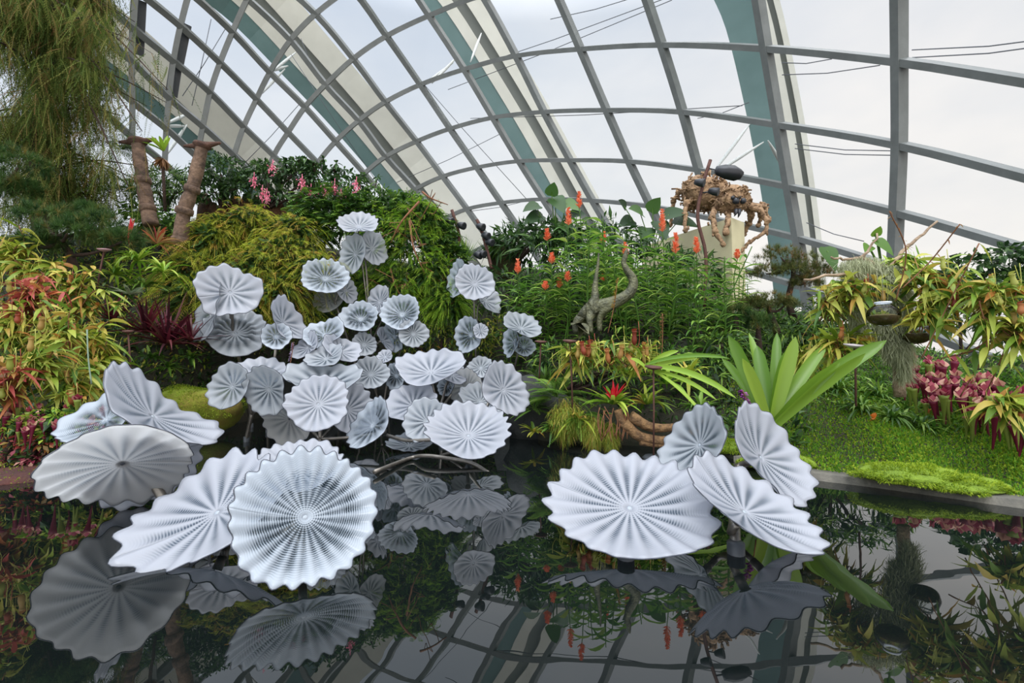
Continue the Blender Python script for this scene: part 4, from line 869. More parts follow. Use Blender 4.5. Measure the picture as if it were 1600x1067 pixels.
for x, y, L, lab in [(215, 408, 50, 'yellow-green bromeliad highest in the clump right of the low pine'), (180, 430, 46, 'yellow-green bromeliad left in the clump'), (255, 425, 50, 'arching bromeliad at the right of the clump'), (225, 448, 42, 'green bromeliad lowest in the clump above the red leaves'), (190, 462, 34, 'small dark green bromeliad under the left one of the clump')]:
    strap_thing('bromeliad', lab, x, y, 7.3, 30, L, .045, .6, L_BRIGHT if y < 440 else L_MID, (5, 75), 'bromeliad', group='bromeliads right of the low pine')
strap_thing('star_bromeliad', 'silvery green star-shaped bromeliad in front of the clump', 203, 460, 6.9, 18, 26, .05, .15, leafmat('leaf_silver', [(120, 140, 110), (160, 176, 140), (190, 198, 160)]), (0, 50), 'bromeliad')
for x, y, L, n, lab in [(262, 540, 62, 44, 'maroon sword-leaved cordyline, the largest, behind the tall folded dish'), (228, 520, 56, 30, 'maroon cordyline left of the largest one'), (298, 532, 40, 22, 'small maroon cordyline right of the largest, beside the edge-on dish'), (175, 500, 44, 16, 'sparse purple-brown cordyline with arching leaves at left')]:
    strap_thing('red_cordyline', lab, x, y, 6.7, int(n*1.4), L*1.5, .055, .3, L_RED, (10, 80), 'cordyline', 'blade')
for x, y, lab in [(262, 575, 'dark green strap-leaved clump left above the mossy rock'), (300, 560, 'dark green strap-leaved clump above the mossy rock'), (235, 560, 'olive strap-leaved clump above the tall folded dish')]:
    strap_thing('strap_plant', lab, x, y, 6.9, 26, 30, .035, .5, L_MID, (5, 75))
# right garden straps
strap_thing('red_bromeliad', 'yellow-green bromeliad with a bright red heart over the driftwood', 958, 632, 5.7, 28, 56, .05, .45, L_BRIGHT, (5, 60), 'bromeliad', extra=red_heart)
strap_thing('bromeliad', 'yellow-green bromeliad right of the red-hearted one', 1010, 632, 5.8, 26, 52, .05, .5, L_YEL, (10, 75), 'bromeliad')
strap_thing('bromeliad', 'yellow-green bromeliad behind the disc stake at centre right', 1040, 600, 6.1, 26, 56, .05, .5, L_BRIGHT, (10, 75), 'bromeliad')
strap_thing('bromeliad', 'light green bromeliad behind the hanging pitchers', 990, 590, 6.4, 24, 50, .05, .5, L_BRIGHT, (10, 80), 'bromeliad')
strap_thing('bromeliad', 'low bromeliad with yellow leaves at the left end of the driftwood', 905, 655, 5.8, 20, 38, .04, .6, L_YEL, (0, 60), 'bromeliad')
strap_thing('bromeliad', 'small reddish bromeliad at the waterline beside the oval glass dish', 835, 675, 6.2, 22, 30, .04, .4, L_YEL, (0, 60), 'bromeliad')
strap_thing('bromeliad', 'olive strap-leaved bromeliad between the driftwood and the big strap-leaved plant', 1095, 640, 5.9, 34, 48, .045, .5, L_MID, (5, 75), 'bromeliad')
strap_thing('bromeliad', 'green bromeliad behind the yellow-edged arching leaves', 1075, 590, 6.5, 34, 50, .05, .5, L_YEL, (5, 80), 'bromeliad')
strap_thing('bromeliad', 'dark green bromeliad left of the small shaggy moss tufts', 865, 668, 6.0, 30, 30, .04, .5, L_MID, (0, 60), 'bromeliad')
frond_plant('fern', 'dark fern in front of the dark stone wall behind the far water', 'fern', W(850, 600, 7.6), 30, .7, .5, L_FERN, (5, 75), .12, 24, .016)
hedge('leafy_shrub', 'low green shrub at the foot of the ginger stalks', 'shrub', [(880, 560, 7.4, 44, 26), (950, 580, 7.0, 50, 26), (1040, 560, 7.0, 44, 26), (1100, 580, 6.8, 40, 26), (1130, 540, 7.2, 40, 24)], L_MID, .16, .035, .7)
hedge('leafy_shrub', 'low shrub behind the stems of the dark-eyed flower and the leaning stem', 'shrub', [(690, 530, 9.4, 36, 24), (740, 540, 9.4, 36, 24), (790, 520, 9.2, 40, 26), (640, 540, 9.6, 30, 22)], L_YEL, .13, .035, .6)
def leaf_to(mb, a, b_, w, arch=.12, rnd=.5, seg=12, prof='strap', up=(0, -1, .5)):
    a = np.asarray(a); b_ = np.asarray(b_); L = np.linalg.norm(b_-a); D = (b_-a)+np.array([0, 0, arch*L*1.0]); mb.ribbons([a], [D], np.linalg.norm(D), w, arch*L/np.linalg.norm(D), seg, .6, prof, rnd=rnd, up=up, jit=.02)
def explicit(name, label, base, tips, w, mat, cat='plant', Y0=5.):
    bp = W(*base, Y0); root = thing(name, label, cat, bp)
    for i, (x, y, Y, ww, ar) in enumerate(tips):
        m = MB(); leaf_to(m, bp+rng.normal(0, .02, 3), W(x, y, Y), w*ww*.85, ar+.1, rng.uniform(.2, .9), up=(rng.normal(0, .3), -1, .5), prof='broad'); m.build('leaf', mat, root)
    return root
LBIG = leafmat('leaf_big_strap', [(78, 116, 36), (108, 146, 46), (150, 174, 66)], .35, .3, .5)
explicit('strap_leaved_plant', 'big bright green strap-leaved plant spreading over the moss on the right bank', (1203, 672), [(1138, 524, 5.0, 1.15, .05), (1160, 560, 4.8, .9, .1), (1183, 540, 5.3, 1.1, .02), (1214, 520, 5.3, .85, .0), (1243, 526, 4.9, 1.1, .04), (1228, 548, 5.0, .9, .02), (1385, 532, 4.7, 1.25, .12), (1352, 552, 4.5, 1.1, .1), (1312, 566, 4.6, 1.0, .12), (1290, 540, 5.2, 1., .1), (1128, 560, 5.3, .8, .12), (1170, 520, 5.6, .8, .05)], .16, LBIG, 'plant', 5.0)
explicit('yellow_edged_plant', 'yellow-edged arching leaves reaching right towards the big strap-leaved plant', (1010, 575), [(1150, 622, 4.9, 1.0, .25), (1120, 625, 5.0, .7, .2), (1090, 560, 5.4, .8, .15), (1060, 548, 5.6, .8, .2), (985, 560, 5.6, .7, .2), (1140, 560, 5.2, .7, .18), (1100, 650, 5.0, .6, .2)], .1, L_BRIGHT, 'plant', 5.6)
for i, (x, y, lab) in enumerate([(1345, 640, 'dark strap-leaved clump left on the lawn below the globes'), (1395, 655, 'dark strap-leaved clump in the middle of the lawn edge'), (1440, 668, 'dark strap-leaved clump right, before the purple trumpets'), (1310, 610, 'dark strap-leaved clump behind the big strap leaves'), (1375, 620, 'dark strap-leaved clump under the hanging grey moss')]):
    strap_thing('lily_turf', lab, x, y, T(x, y)[1], 50, 46, .03, .65, L_MID, (10, 75), 'plant', 'leaf', group='dark strap-leaved clumps')
# ferns at the centre waterline
frond_plant('fern', 'bright light green fern right of the oval glass dish', 'fern', W(870, 622, 6.2), 34, .62, .45, L_FERN, (5, 75), .13, 26, .016)
frond_plant('fern', 'lower fern with drooping fronds touching the water', 'fern', W(905, 655, 6.0), 26, .42, .6, L_FERN, (-10, 55), .10, 24, .014)
frond_plant('fern', 'small fern between the oval dish and the waterline', 'fern', W(835, 640, 6.5), 22, .45, .5, L_FERN, (0, 70), .10, 22, .014)
frond_plant('fern', 'brownish fern left of the bromeliads at the far left bank', 'fern', W(95, 585, 5.9), 22, .4, .6, L_YEL, (0, 70), .09, 20, .012)

# ---------- pitcher-plant vines
def pitcher_mesh(p, h, r, mat_i, parent, mat):
    m = MB(); p = np.asarray(p); ax = nrm(np.array([rng.normal(0, .12), rng.normal(0, .12)-.1, 1.]))
    m.lathe([(.001, 0), (r*.55, h*.05), (r*.95, h*.25), (r, h*.42), (r*.72, h*.7), (r*.8, h*.92), (r*1.08, h), (r*.9, h*1.02), (r*.6, h*.85)], p, ax, 10, rng.random())
    m.ribbons([p+ax*h*.98+[0, r*.8, 0]], [np.array([0, -.8, .55])], r*2.4, r*2.2, .1, 3, .2, 'leaf', rnd=rng.random(), jit=.05)
    m.tube(spline([p, p+[r*1.2, 0, -h*.12], p+[r*2., 0, h*.5], p+[r*1.6, 0, h*1.7]], 10), .0035, 5); return m.build('pitcher', mat, parent)
def nepenthes(label, px, py, Y, R_, n_st, n_leaf, mat, pit, npit, leafL=.3, w=.055, name='pitcher_vine', group=None, pm=PITCH_R):
    c = W(px, py, Y); root = thing(name, label, 'pitcher plant', c, group); st = MB(); f = MB(); r = S(R_, Y)
    for i in range(n_st):
        e = c+rng.normal(0, .5, 3)*[r, r*.6, r*.8]+[0, 0, r*.3]; q = spline([c-[0, 0, r*.6]+rng.normal(0, .08, 3)*[1, 1, 0], (c+e)/2+rng.normal(0, .1, 3)*r, e], 12); st.tube(q, .006, 5, r=.5)
        P = q[rng.integers(2, len(q), n_leaf)]; D = nrm(rng.normal(0, 1, (n_leaf, 3))*[1, .8, .5]+[0, -.25, .35]); f.ribbons(P, D, leafL*rng.uniform(.5, 1.2, n_leaf), w*rng.uniform(.6, 1.1, n_leaf), rng.uniform(.2, .9, n_leaf), 5, .25, 'leaf', roll=rng.normal(0, .5, n_leaf))
        # tendrils
        for k in range(2):
            p = P[k]+D[k]*leafL*.8; f.tube(spline([p, p+[0, -.03, -.12], p+[.05, -.02, -.2]], 7), .003, 4, r=.7)
    st.build('stems', TWIG, root); f.build('leaves', mat, root)
    for i in range(npit):
        p = c+rng.uniform(-1, 1, 3)*[r*.8, r*.5, r*.7]-[0, .1+r*.3, .05]; pitcher_mesh(p, pit*rng.uniform(.7, 1.2), pit*.22, 0, root, pm if i % 2 else PITCH_G)
    return root
NV = [(25, 405, 6.0, 42, L_YEL, 'thin-leaved yellow-green vine at the left edge below the pines', 0), (75, 435, 6.0, 46, L_NEP, 'tangled vine with narrow yellow-green leaves below the low pine', 1),
 (130, 470, 6.1, 46, L_NEP, 'tangled yellow vine left of the bromeliad clump', 2), (40, 470, 5.4, 44, L_REDN, 'red-leaved pitcher vine at the left edge', 4), (20, 520, 5.2, 46, L_NEP, 'yellow-green pitcher vine under the red-leaved one', 4),
 (95, 520, 5.3, 46, L_NEP, 'yellow-green pitcher vine in the middle of the left bank', 3), (145, 545, 5.7, 40, L_YEL, 'yellow vine with small leaves beside the maroon cordylines', 1), (60, 570, 5.0, 46, L_NEP, 'dense pitcher vine above the waterline bed at left', 5),
 (10, 600, 4.8, 44, L_REDN, 'red and green pitcher plant bed at the left edge', 5), (115, 600, 5.2, 42, L_NEP, 'pitcher vine behind the bluish see-through dish', 3), (170, 590, 5.9, 36, L_YEL, 'yellow-green clump behind the tall folded dish', 0)]
for px, py, Y, r_, mt, lab, npit in NV: nepenthes(lab, px, py, Y, r_, 10, 18, mt, .13, npit, .26, .055)
NR = [(905, 560, 5.9, 26, L_NEP, 'pitcher vine hanging beside the bronze creature, with dark red pitchers', 6, .2), (960, 555, 5.9, 30, L_NEP, 'pitcher vine with long yellow leaves right of the bronze creature', 5, .19), (1005, 560, 6.0, 26, L_YEL, 'yellow pitcher vine behind the disc stake', 3, .16),
 (1295, 480, 5.4, 36, L_NEP, 'pitcher vine hanging from the left part of the pale branch', 3, .14), (1340, 460, 5.2, 34, L_NEP, 'pitcher vine on the pale branch left of the hanging grey moss', 3, .14), (1310, 540, 5.3, 30, L_YEL, 'yellow pitcher vine above the tips of the big strap leaves', 2, .13),
 (1440, 440, 4.9, 36, L_NEP, 'pitcher vine with yellow leaves right above the hanging grey moss', 2, .14), (1490, 460, 4.7, 40, L_NEP, 'large pitcher vine against the sky right of the second globe', 3, .15), (1450, 500, 4.8, 32, L_YEL, 'yellowing pitcher vine right of the second globe', 2, .14),
 (1550, 470, 4.4, 38, L_NEP, 'pitcher vine with broad leaves near the right edge', 3, .15), (1590, 520, 4.3, 40, L_NEP, 'pitcher vine cut by the right edge of the photo', 3, .15), (1575, 640, 4.2, 34, L_NEP, 'pale green leafy vine in front of the purple trumpets at right', 2, .13), (1255, 560, 5.8, 30, L_YEL, 'yellow-green vine behind the upright strap leaves', 1, .12), (1410, 420, 5.3, 26, L_BRIGHT, 'spiky green tuft vine where the pale branches fork', 0, .12)]
for px, py, Y, r_, mt, lab, npit, ps in NR: nepenthes(lab, px, py, Y, r_, 8, 13, mt, ps*.8, npit, .3, .06)
for i, (x0, y0, x1, y1) in enumerate([(1440, 560, 1530, 380), (1530, 640, 1590, 440), (1470, 560, 1580, 500), (1400, 470, 1390, 330), (1410, 450, 1500, 350), (1500, 620, 1530, 470)]):
    a = W(x0, y0, 4.6); e = W(x1, y1, 4.3); q = spline([a, (a+e)/2+rng.normal(0, .08, 3), e], 18); root = thing('long_vine', ['vine shoot reaching up right of the second globe', 'vine shoot rising steeply near the right edge', 'vine shoot arching over the purple trumpets', 'grass-like shoot standing above the fork of the pale branches', 'thin flowering shoot pointing right against the sky', 'dark stake-like vine shoot among the purple trumpets'][i], 'vine', a)
    m = MB(); m.tube(q, .006, 5); m.build('stem', TWIG, root); n = 12 if i not in (3, 4) else 16; P = q[np.linspace(4, len(q)-1, n).astype(int)]; D = nrm(rng.normal(0, 1, (n, 3))*[1, .4, .7]+[0, -.1, .1])
    f = MB(); big = i not in (3, 4); f.ribbons(P, D, (.26 if big else .06)*rng.uniform(.6, 1.1, n), .055 if big else .01, .4, 5, .25, 'leaf'); f.build('leaves', L_NEP if big else L_TAN, root)

# trumpet pitcher plants
def trumpet(mat, hood, label, c, h):
    root = thing('trumpet_pitcher', label, 'pitcher plant', c, None); m = MB(); ax = nrm(np.array([rng.normal(0, .1), rng.normal(0, .1), 1.]))
    m.lathe([(.006, 0), (.01, h*.3), (.02, h*.65), (.032, h*.9), (.04, h), (.028, h*.93)], c, ax, 10, rng.random()); m.build('tube', mat, root)
    f = MB(); t = np.asarray(c)+ax*h; f.ribbons(np.repeat([t+[0, .02, 0]], 3, 0), [(-.5, -.4, .8), (.5, -.4, .8), (0, -.2, 1)], .09, .075, .15, 3, -.4, 'heart', rnd=rng.random(3)); f.build('hood', hood, root); return root
rt1 = trumpet(L_SARR, L_SARR, 'x', np.zeros(3), .3); rt2 = trumpet(L_SARG, L_SARR, 'x', np.zeros(3), .3)
LT = {'p': 'purple trumpet pitcher with frilled hood in the bed at the right bank', 'g': 'green-tubed trumpet pitcher with reddish hood in the bed at the right bank', 'l': 'green trumpet pitcher in the bed at the left waterline', 'm': 'dark red trumpet pitcher in the bed at the left waterline'}
GT = {'p': 'purple trumpets on the right bank', 'g': 'green-tubed trumpets on the right bank', 'l': 'green trumpets on the left bank', 'm': 'dark red trumpets on the left bank'}
used = [False, False]
def put(kind, x, y, Y, sc):
    src, i = (rt1, 0) if kind in 'pm' else (rt2, 1); loc = W(x, y, Y) if Y else T(x, y, .02)
    if not used[i]:
        used[i] = True; o = src; o.location = tuple(loc); o.scale = (sc,)*3
    else: o = dup(src, loc, rng.uniform(0, 6), sc)
    o['label'] = LT[kind]; o['group'] = GT[kind]
for i in range(130):
    x = rng.uniform(1400, 1660); y = np.interp(x, [1395, 1450, 1600], [610, 640, 700])+rng.uniform(-50, 24); put('p' if rng.random() < .6 else 'g', x, y, None, rng.uniform(.8, 1.4))
for i in range(40):
    x = rng.uniform(-20, 185); y = rng.uniform(655, 705); put('l' if rng.random() < .55 else 'm', x, y, 4.95-(y-655)*.008, rng.uniform(.45, .9))
# low succulent-like rosettes at the left waterline
for i, (x, y, mt, lab) in enumerate([(45, 690, L_REDN, 'pinkish red rosette bed at the left waterline'), (100, 680, L_BRIGHT, 'bright green flytrap clump at the left waterline'), (140, 665, L_YEL, 'yellow flytrap clump left of the grey disc'), (12, 665, L_NEP, 'mixed green and red clump at the left edge near the water'), (75, 650, L_BRIGHT, 'pale green clump above the flytraps'), (30, 715, L_SARR, 'wine-red low rosettes on the red stone at far left')]):
    hedge('bog_plant', lab, 'plant', [(x, y, 4.8, 30, 12), (x+22, y+4, 4.75, 22, 10)], mt, .07, .035, .35)
# roots and hanging dry stuff at the driftwood
m = MB(); root = thing('driftwood_log', 'pale weathered driftwood log lying at the waterline under the bromeliads', 'log', W(1010, 690, 5.6))
for (pts, r0, r1) in [([(975, 660), (1000, 682), (1045, 688), (1090, 672)], .07, .05), ([(985, 650), (1020, 668), (1070, 665), (1115, 655)], .07, .03), ([(1000, 690), (1040, 695), (1075, 690)], .045, .03), ([(965, 640), (975, 665), (1000, 680)], .05, .05)]:
    q = spline([W(x, y, 5.55) for x, y in pts], 14); m.tube(q, np.linspace(r0, r1, len(q)), 10)
m.build('trunk', plain('weathered_log', lin(150, 116, 78), .9, c2=lin(84, 62, 42), nscale=14, bump=1, bscale=24), root)
r_ = MB()
for i in range(16):
    p = W(rng.uniform(935, 985), rng.uniform(635, 650), 5.55); r_.tube(spline([p, p+[rng.normal(0, .04), -.03, -.15], p+[rng.normal(0, .08), -.04, -.32]], 8), .006, 5)
r_.build('aerial_roots', TWIG, root)
for x, y, Y, rx, rz_, lab in [(885, 655, 5.9, 26, 34, 'shaggy green-brown moss hanging to the water below the pitcher vine'), (927, 672, 5.8, 18, 26, 'shaggy moss tuft beside the larger shaggy one at the water'), (955, 680, 5.75, 10, 22, 'narrow shaggy moss strand left of the driftwood')]:
    c = W(x, y, Y); m = MB(); P, d = shell(c, (S(rx, Y), S(rx, Y)*.7, S(rz_, Y)), 2600, .3, -1); m.ribbons(P, nrm(d*.5+rng.normal(0, .3, d.shape)-[0, 0, .9]), .1, .006, .2, 2, None, 'blade'); tag(m.build('shaggy_moss', L_YEL, org=c), lab, 'moss', kind=None)

# ---------- pale branches with Spanish moss and globes
root = thing('pale_branch', 'pale forked branch carrying the hanging grey moss and vines', 'branch', W(1400, 620, 5.3))
for pts, r0, r1 in [([(1405, 620), (1400, 520), (1385, 430), (1400, 410)], .06, .05), ([(1390, 415), (1420, 385), (1465, 345)], .03, .012), ([(1395, 425), (1350, 405), (1355, 395), (1372, 365)], .028, .01), ([(1385, 450), (1340, 432), (1300, 430), (1255, 438)], .032, .013), ([(1372, 438), (1378, 425), (1382, 415)], .02, .01), ([(1400, 470), (1450, 470), (1500, 440)], .02, .008), ([(1350, 402), (1330, 405), (1300, 402)], .02, .012)]:
    m = MB(); q = spline([W(x, y, 5.3) for x, y in pts], 16); q = q+rng.normal(0, .008, q.shape); m.tube(q, np.linspace(r0, r1, len(q)), 8); m.build('limb', DRIFT, root)
def beard(label, px, py, Y, wpx, hpx, n):
    c = W(px, py, Y); m = MB(); h = S(hpx, Y); w = S(wpx, Y); t = rng.random(n)**1.1; a = rng.uniform(0, 2*PI, n); rr = np.sqrt(rng.random(n))*np.interp(t, [0, .15, .5, 1], [.4, .9, 1, .35])*w
    P = c+np.stack([np.cos(a)*rr, np.sin(a)*rr*.7, -t*h*.92], 1); D = nrm(rng.normal(0, .45, (n, 3))-[0, 0, .8]); m.ribbons(P, D, .12*rng.uniform(.5, 1.3, n), .0045, .25, 3, None, 'flat', sway=.15)
    return tag(m.build('hanging_moss', L_SPAN, org=c), label, 'hanging moss')
beard('long beard of grey-green moss hanging behind the glass globe', 1392, 415, 5.25, 30, 150, 9000)
beard('short grey moss tuft on the left end of the fork', 1345, 402, 5.35, 36, 40, 2200)
beard('thin grey moss strands left of the long beard', 1340, 440, 5.35, 20, 90, 1800)
beard('ragged tail of grey moss under the second globe', 1412, 530, 5.2, 14, 60, 1500)
def globe(label, px, py, Y, rpx):
    c = W(px, py, Y); r = S(rpx, Y); root = thing('glass_globe', label, 'glass globe', c-[0, 0, r*.8])
    m = MB(); a = np.linspace(0, PI, 16)[1:-2]; m.lathe([(.001, -r*.82)]+[(r*math.sin(x)*1., -r*.82*math.cos(x)) for x in a]+[(r*.5, r*.84)], c, (0, 0, 1), 28); m.build('glass_bowl', GLOBE, root)
    m = MB(); m.lathe([(r*.5, r*.8), (r*.52, r*.84), (r*.5, r*.93), (r*.44, r*.93), (r*.44, r*.8)], c, (0, 0, 1), 24); m.build('neck_ring', PALELIP, root)
    m = MB(); m.lathe([(.001, -r*.76), (r*.5, -r*.68), (r*.86, -r*.38), (r*.93, -r*.1), (r*.6, .02*r), (.001, .06*r)], c, (0, 0, 1), 20); m.build('soil_fill', plain('globe_soil', lin(84, 62, 34), .95, c2=lin(96, 88, 40), nscale=30, bump=.6), root)
    f = MB(); rosette(f, c-[0, 0, r*.02], 40, r*.4, .02, .2, (10, 80), 2, 'leaf'); f.build('tiny_plants', L_YEL, root)
    w = MB(); w.tube([c+[0, 0, r*.93], c+[0, 0, r*.93+.3]], .002, 4); w.build('hanging_wire', CABLE, root); return root
globe('glass globe with moss inside hanging in front of the grey moss beard', 1380, 492, 4.7, 22)
globe('second glass globe with moss inside, behind and right of the first', 1432, 521, 5.1, 20)

# ---------- disc stakes
def stake(label, top, base, Y, rd=.075, mat=RUST, dm=RUST):
    p = W(*top, Y); b0 = W(*base, Y); root = thing('disc_stake', label, 'metal stake', b0)
    m = MB(); m.tube([b0-[0, 0, .1], (p+b0)/2+[.005, 0, 0], p], .011, 8); m.build('rod', mat, root); m = MB(); m.lathe([(.001, .02), (rd, .012), (rd, 0), (rd*.5, -.02), (.012, -.03)], p, nrm(np.array([.05, -.15, 1])), 20); m.build('disc', dm, root); return root
stake('rusty disc stake standing in the water before the driftwood', (1021, 574), (1021, 712), 5.4, .1)
m = MB(); m.lathe([(.001, .03), (.1, .028), (.13, 0), (.13, -.02)], G(1021, 715), (0, 0, 1), 20); tag(m.build('stake_foot', DARKSTEEL, org=G(1021, 715)), 'dark round foot of the rusty disc stake at the water surface', 'stone')
stake('rusty disc stake right of the leaning glass stem', (845, 534), (842, 590), 6.8, .09)
stake('rusty disc stake in front of the bronze creature', (890, 533), (895, 640), 5.8, .09)
stake('pinkish disc stake at the upper left among the bromeliads', (163, 390), (150, 450), 6.2, .08, RUST, plain('pink_disc', lin(150, 118, 120), .5))
stake('pale disc stake left of the glass globe', (1335, 540), (1337, 620), 4.9, .1, RUST, plain('pale_disc', lin(170, 160, 160), .4))
stake('rusty disc stake in the middle of the left bank', (200, 518), (205, 600), 5.9, .06)
m = MB(); q = spline([W(136, 515, 5.2), W(138, 560, 5.1), W(143, 600, 5.05)], 10); m.tube(q, .008, 6); tag(m.build('green_cane', plain('cane', lin(110, 130, 110), .6), org=q[-1]), 'thin grey-green cane standing among the vines on the left bank', 'cane')
# flower spikes
def spike(name, label, base, top, Y, mat, r=.03, n=120, part='florets'):
    b0 = W(*base, Y); t0 = W(*top, Y); root = thing(name, label, 'flower', b0); m = MB(); m.tube(spline([b0, (b0+t0)/2+[.02, 0, 0], t0], 8), .006, 5); m.build('stem', TWIG, root)
    t = rng.random(n)*.55+.45; P = b0+(t0-b0)*t[:, None]; a = rng.uniform(0, 2*PI, n); f = MB(); f.ribbons(P, np.stack([np.cos(a), np.sin(a), np.full(n, .2)], 1), r, r*.6, .2, 2, .3, 'leaf'); f.build(part, mat, root); return root
spike('lavender_spike', 'slim lavender flower spike between the stand of the round ribbed flower and the crumpled heap', (447, 590), (458, 535), 6.4, FL_LAV, .024)
spike('orchid_spike', 'purple orchid spike behind the upright right-hand dish', (1178, 672), (1160, 610), 4.3, FL_PURP, .05, 60)
spike('dried_spike', 'tan dried flower spike at the top of the disc stake before the driftwood', (1030, 590), (1035, 490), 5.9, L_TAN, .035, 90)
spike('dried_spike', 'ochre flower spike standing in front of the bronze creature', (950, 520), (965, 435), 6.6, leafmat('ochre', [(180, 140, 50), (204, 168, 70)]), .03, 110)
for x, y, lab in [(1365, 658, 'orange dried leaf lying on the green lawn at right'), (1450, 650, 'brown withered leaf among the dark strap leaves'), (75, 700, 'orange leaf at the left waterline beside the grey disc')]:
    m = MB(); p = T(x, y)+[0, 0, .04]; m.ribbons(np.repeat([p], 4, 0), cone((0, -.3, .3), .8, 4), .09, .06, .2, 4, .4, 'leaf'); tag(m.build('fallen_leaf', leafmat('leaf_orange', [(206, 110, 40), (224, 140, 60), (190, 120, 80)]), org=p), lab, 'leaf')

# ---------- cream wall block, roof behind
def prism(mb, foot, z0, z1):
    n = len(foot); V = [(x, y, z0) for x, y in foot]+[(x, y, z1) for x, y in foot]; f = [(i, (i+1) % n, n+(i+1) % n, n+i) for i in range(n)]+[(3, 2, 1, 0), (4, 5, 6, 7)]; mb.add(V, f); return mb
zt = W(1143, 340, 10.6)[2]
A = PT(1003, 13.4, zt); B = PT(1143, 10.6, zt); Cc = PT(1163, 11.0, zt); D_ = Cc+(A-B)
m = MB(); prism(m, [A[:2], B[:2], Cc[:2], D_[:2]], .6, zt); tag(m.build('cream_wall_block', WALLM, org=(B[0], B[1], .6), smooth=False), 'cream rendered wall block on which the wooden spider stands', 'wall')
m = MB(); a = W(1395, 572, 9.5); m.box(W(1455, 568, 9.7), (1.9, .8, .1), Matrix.Rotation(R(4), 3, 'Y')); m.box(W(1455, 578, 9.6)-[0, 0, .12], (1.8, .7, .2), Matrix.Rotation(R(4), 3, 'Y')); tag(m.build('canopy_roof', GREYM, org=a, smooth=False), 'pale grey flat canopy roof seen behind the purple trumpets', 'roof')
# ---------- spider
def spider():
    Y = 11.3; c = W(1104, 298, Y); z0 = zt; root = thing('wooden_spider', 'giant spider sculpture of driftwood pieces standing on the cream wall', 'sculpture', (c[0], c[1], z0))
    m = MB(); c2 = c+[0, .15, 0]; m.blob(c2, (S(36, Y), S(32, Y), S(25, Y)), .14, 34, 3); P, d = shell(c2, (S(36, Y), S(32, Y), S(25, Y)), 260, 1., -1); 
    for p, dd in zip(P, d): m.tube([p-dd*.03+rng.normal(0, .06, 3), p+dd*.02, p+dd*.01+rng.normal(0, .07, 3)], .022, 5)
    m.build('abdomen', SPIDERM, root)
    h = W(1143, 312, Y-.35); m = MB(); m.blob(h, (S(24, Y), S(22, Y), S(20, Y)), .14, 26, 8); P, d = shell(h, (S(24, Y), S(22, Y), S(20, Y)), 150, 1., -1)
    for p, dd in zip(P, d): m.tube([p-dd*.03+rng.normal(0, .05, 3), p+dd*.02, p+rng.normal(0, .05, 3)], .018, 5)
    m.build('head', SPIDERM, root)
    for x, y, r in [(1150, 314, 5), (1161, 314, 4.5), (1155, 308, 3), (1145, 309, 3)]:
        m = MB(); m.blob(W(x, y, Y-.7), (S(r, Y),)*3, 0, 12, 0); m.build('eye', BLACKP, root)
    for x0, y0, x1, y1 in [(1150, 328, 1147, 338), (1155, 328, 1153, 340)]:
        m = MB(); m.tube(spline([W(x0, y0, Y-.7), W(x0, (y0+y1)/2, Y-.75), W(x1, y1, Y-.72)], 6), [.05, .04, .008], 7); m.build('fang', BLACKP, root)
    legs = [([(1090, 302), (1060, 300), (1052, 315), (1047, 352)], (0, .5, .7, .8)), ([(1088, 305), (1072, 318), (1070, 335), (1071, 360)], (0, -.1, -.2, -.3)), ([(1118, 318), (1113, 340), (1117, 362), (1130, 382)], (0, -.6, -.7, -.75)), ([(1138, 325), (1138, 345), (1134, 364)], (-.2, -.6, -.7)),
            ([(1165, 318), (1174, 335), (1170, 350), (1163, 366)], (-.3, -.2, 0, .1)), ([(1165, 318), (1186, 324), (1190, 338), (1185, 352)], (-.3, 0, .2, .3)), ([(1166, 322), (1188, 330), (1199, 345), (1196, 362), (1172, 378), (1158, 392)], (-.3, -.4, -.5, -.5, -.45, -.4)), ([(1160, 318), (1193, 322), (1200, 342)], (-.1, .4, .5)), ([(1098, 318), (1100, 345), (1108, 368)], (.2, -.1, -.5))]
    for pts, dy in legs[:8]:
        P = [W(x, y, Y+d_) for (x, y), d_ in zip(pts, dy)]; m = MB()
        for i in range(len(P)-1):
            a, b_ = P[i], P[i+1]; n = 7; t = np.linspace(0, 1, n)[:, None]; q = a+(b_-a)*t+rng.normal(0, .012, (n, 3)); rad = .075*(1-.1*i)
            m.tube(q, rad*np.array([1.1, .85, .9, .8, .85, .8, 1.0])*(1+rng.normal(0, .08, n)), 8); m.blob(b_, (rad*1.1,)*3, .2, 10, i)
            for k in range(6):
                tt = rng.random(); p = a+(b_-a)*tt+rng.normal(0, rad*.5, 3); m.tube([p, p+(b_-a)*.2], rad*.4, 5)
        m.build('leg', SPIDERM, root)
spider()
# ---------- lamp poles
def lamp_pole(label, pts, Y, heads):
    P = [W(x, y, Y) for x, y in pts]; root = thing('lamp_pole', label, 'lamp pole', P[0]); m = MB(); q = spline(P, 16); m.tube(q, .035, 8); m.build('pole', RUST, root)
    for (x, y, kind) in heads:
        c = W(x, y, Y-.1); m = MB(); a = q[np.argmin(np.linalg.norm(q-c, axis=1))]; m.tube([a, c], .015, 6)
        if kind == 'flood': 
            m.lathe([(.001, -.26), (.09, -.24), (.15, -.05), (.16, .14), (.1, .28), (.001, .34)], c, (1, .1, -.1), 4); 
        else: m.lathe([(.001, -.09), (.05, -.08), (.075, 0), (.085, .1), (.07, .11), (.001, .09)], c, (.7, -.5, -.3), 12)
        m.build('lamp_head', BLACKP, root)
    return root
lamp_pole('rusty leaning lamp pole with a large black floodlight in front of the spider', [(1100, 480), (1103, 400), (1090, 340), (1098, 290), (1110, 250)], 9.0, [(1137, 269, 'flood'), (1092, 285, 'spot'), (1114, 299, 'spot')])
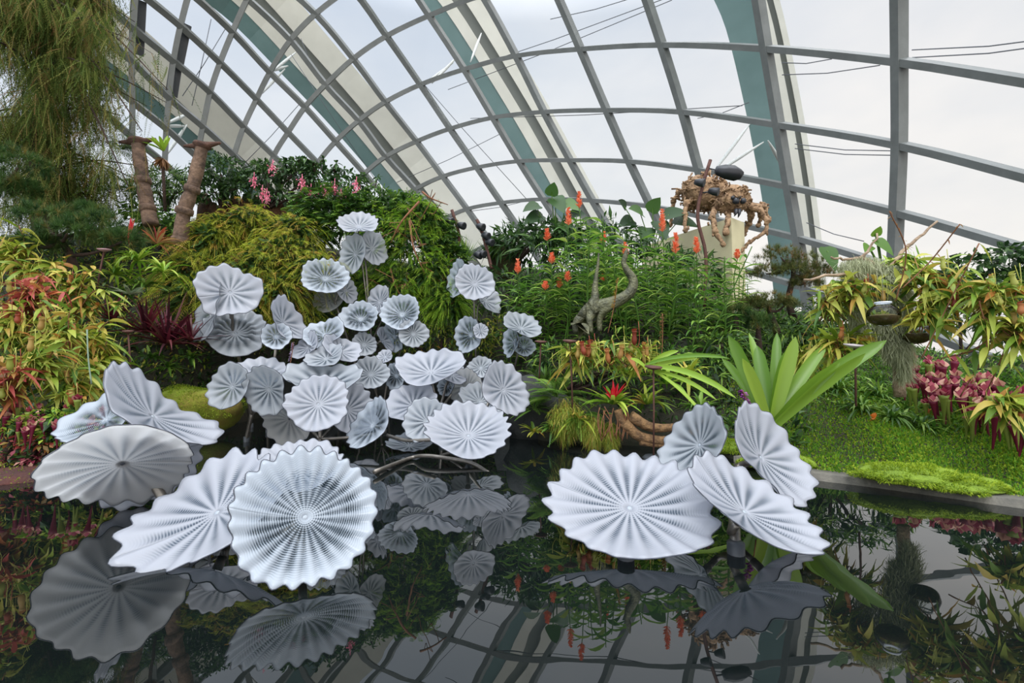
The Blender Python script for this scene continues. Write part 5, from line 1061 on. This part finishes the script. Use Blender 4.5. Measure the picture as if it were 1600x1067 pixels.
lamp_pole('rusty lamp pole with small black spots, left of two near the centre', [(712, 430), (716, 385), (717, 365), (706, 328)], 10.0, [(702, 345, 'spot'), (720, 352, 'spot')])
lamp_pole('rusty lamp pole with small black spots, right of two near the centre', [(768, 420), (762, 395), (754, 365), (745, 343)], 9.8, [(750, 354, 'spot'), (758, 368, 'spot'), (764, 378, 'spot'), (752, 396, 'spot'), (746, 398, 'spot')])
# ---------- bronze creature
def skin(name, chain_pts, radii, edges, mat, parent, lv=2):
    me = bpy.data.meshes.new(name); off = np.array(parent.location); me.from_pydata([tuple(np.array(p)-off) for p in chain_pts], edges, []); o = bpy.data.objects.new(name, me); C.objects.link(o); o.parent = parent
    sk_ = o.modifiers.new('skin', 'SKIN'); 
    if not me.skin_vertices: 
        bpy.context.view_layer.objects.active = o
    for i, r in enumerate(radii): me.skin_vertices[0].data[i].radius = (r, r)
    me.skin_vertices[0].data[0].use_root = True
    su = o.modifiers.new('sub', 'SUBSURF'); su.levels = lv; su.render_levels = lv; me.materials.append(mat); return o
def creature():
    Y = 6.9; P2 = lambda x, y, dy=0: W(700+x/2.425, 280+y/2.425, Y+dy)
    root = thing('bronze_creature', 'dark bronze long-necked creature sculpture rising out of the ginger thicket', 'sculpture', P2(540, 590))
    pts = [P2(548, 490), P2(560, 450), P2(556, 420), P2(561, 370), P2(569, 320), P2(571, 278),      # body, thin neck
           P2(600, 475, -.05), P2(645, 462, -.08), P2(690, 432, -.1), P2(706, 400, -.1), P2(698, 370, -.1), P2(678, 345, -.1), P2(664, 318, -.1), P2(672, 290, -.1), P2(678, 262, -.12),   # thick neck and head
           P2(515, 500), P2(488, 540), P2(490, 590), P2(535, 530, -.1), P2(543, 585, -.12), P2(572, 530, -.05), P2(575, 580, -.05), P2(512, 540, .1), P2(515, 595, .1)]
    rad = [.125, .08, .055, .035, .024, .012, .11, .10, .09, .085, .07, .055, .042, .045, .014, .10, .075, .08, .055, .035, .055, .04, .06, .05]
    ed = [(0, 1), (1, 2), (2, 3), (3, 4), (4, 5), (0, 6), (6, 7), (7, 8), (8, 9), (9, 10), (10, 11), (11, 12), (12, 13), (13, 14), (0, 15), (15, 16), (16, 17), (0, 18), (18, 19), (6, 20), (20, 21), (15, 22), (22, 23)]
    skin('body', pts, rad, ed, BRONZE, root)
    m = MB(); p = P2(500, 580, -.1); m.ribbons(np.repeat([p+[0, 0, .12]], 5, 0), cone((0, -.5, -.6), .4, 5), .22, .2, .1, 5, .3, 'heart'); m.build('draped_base', BRONZE, root)
creature()
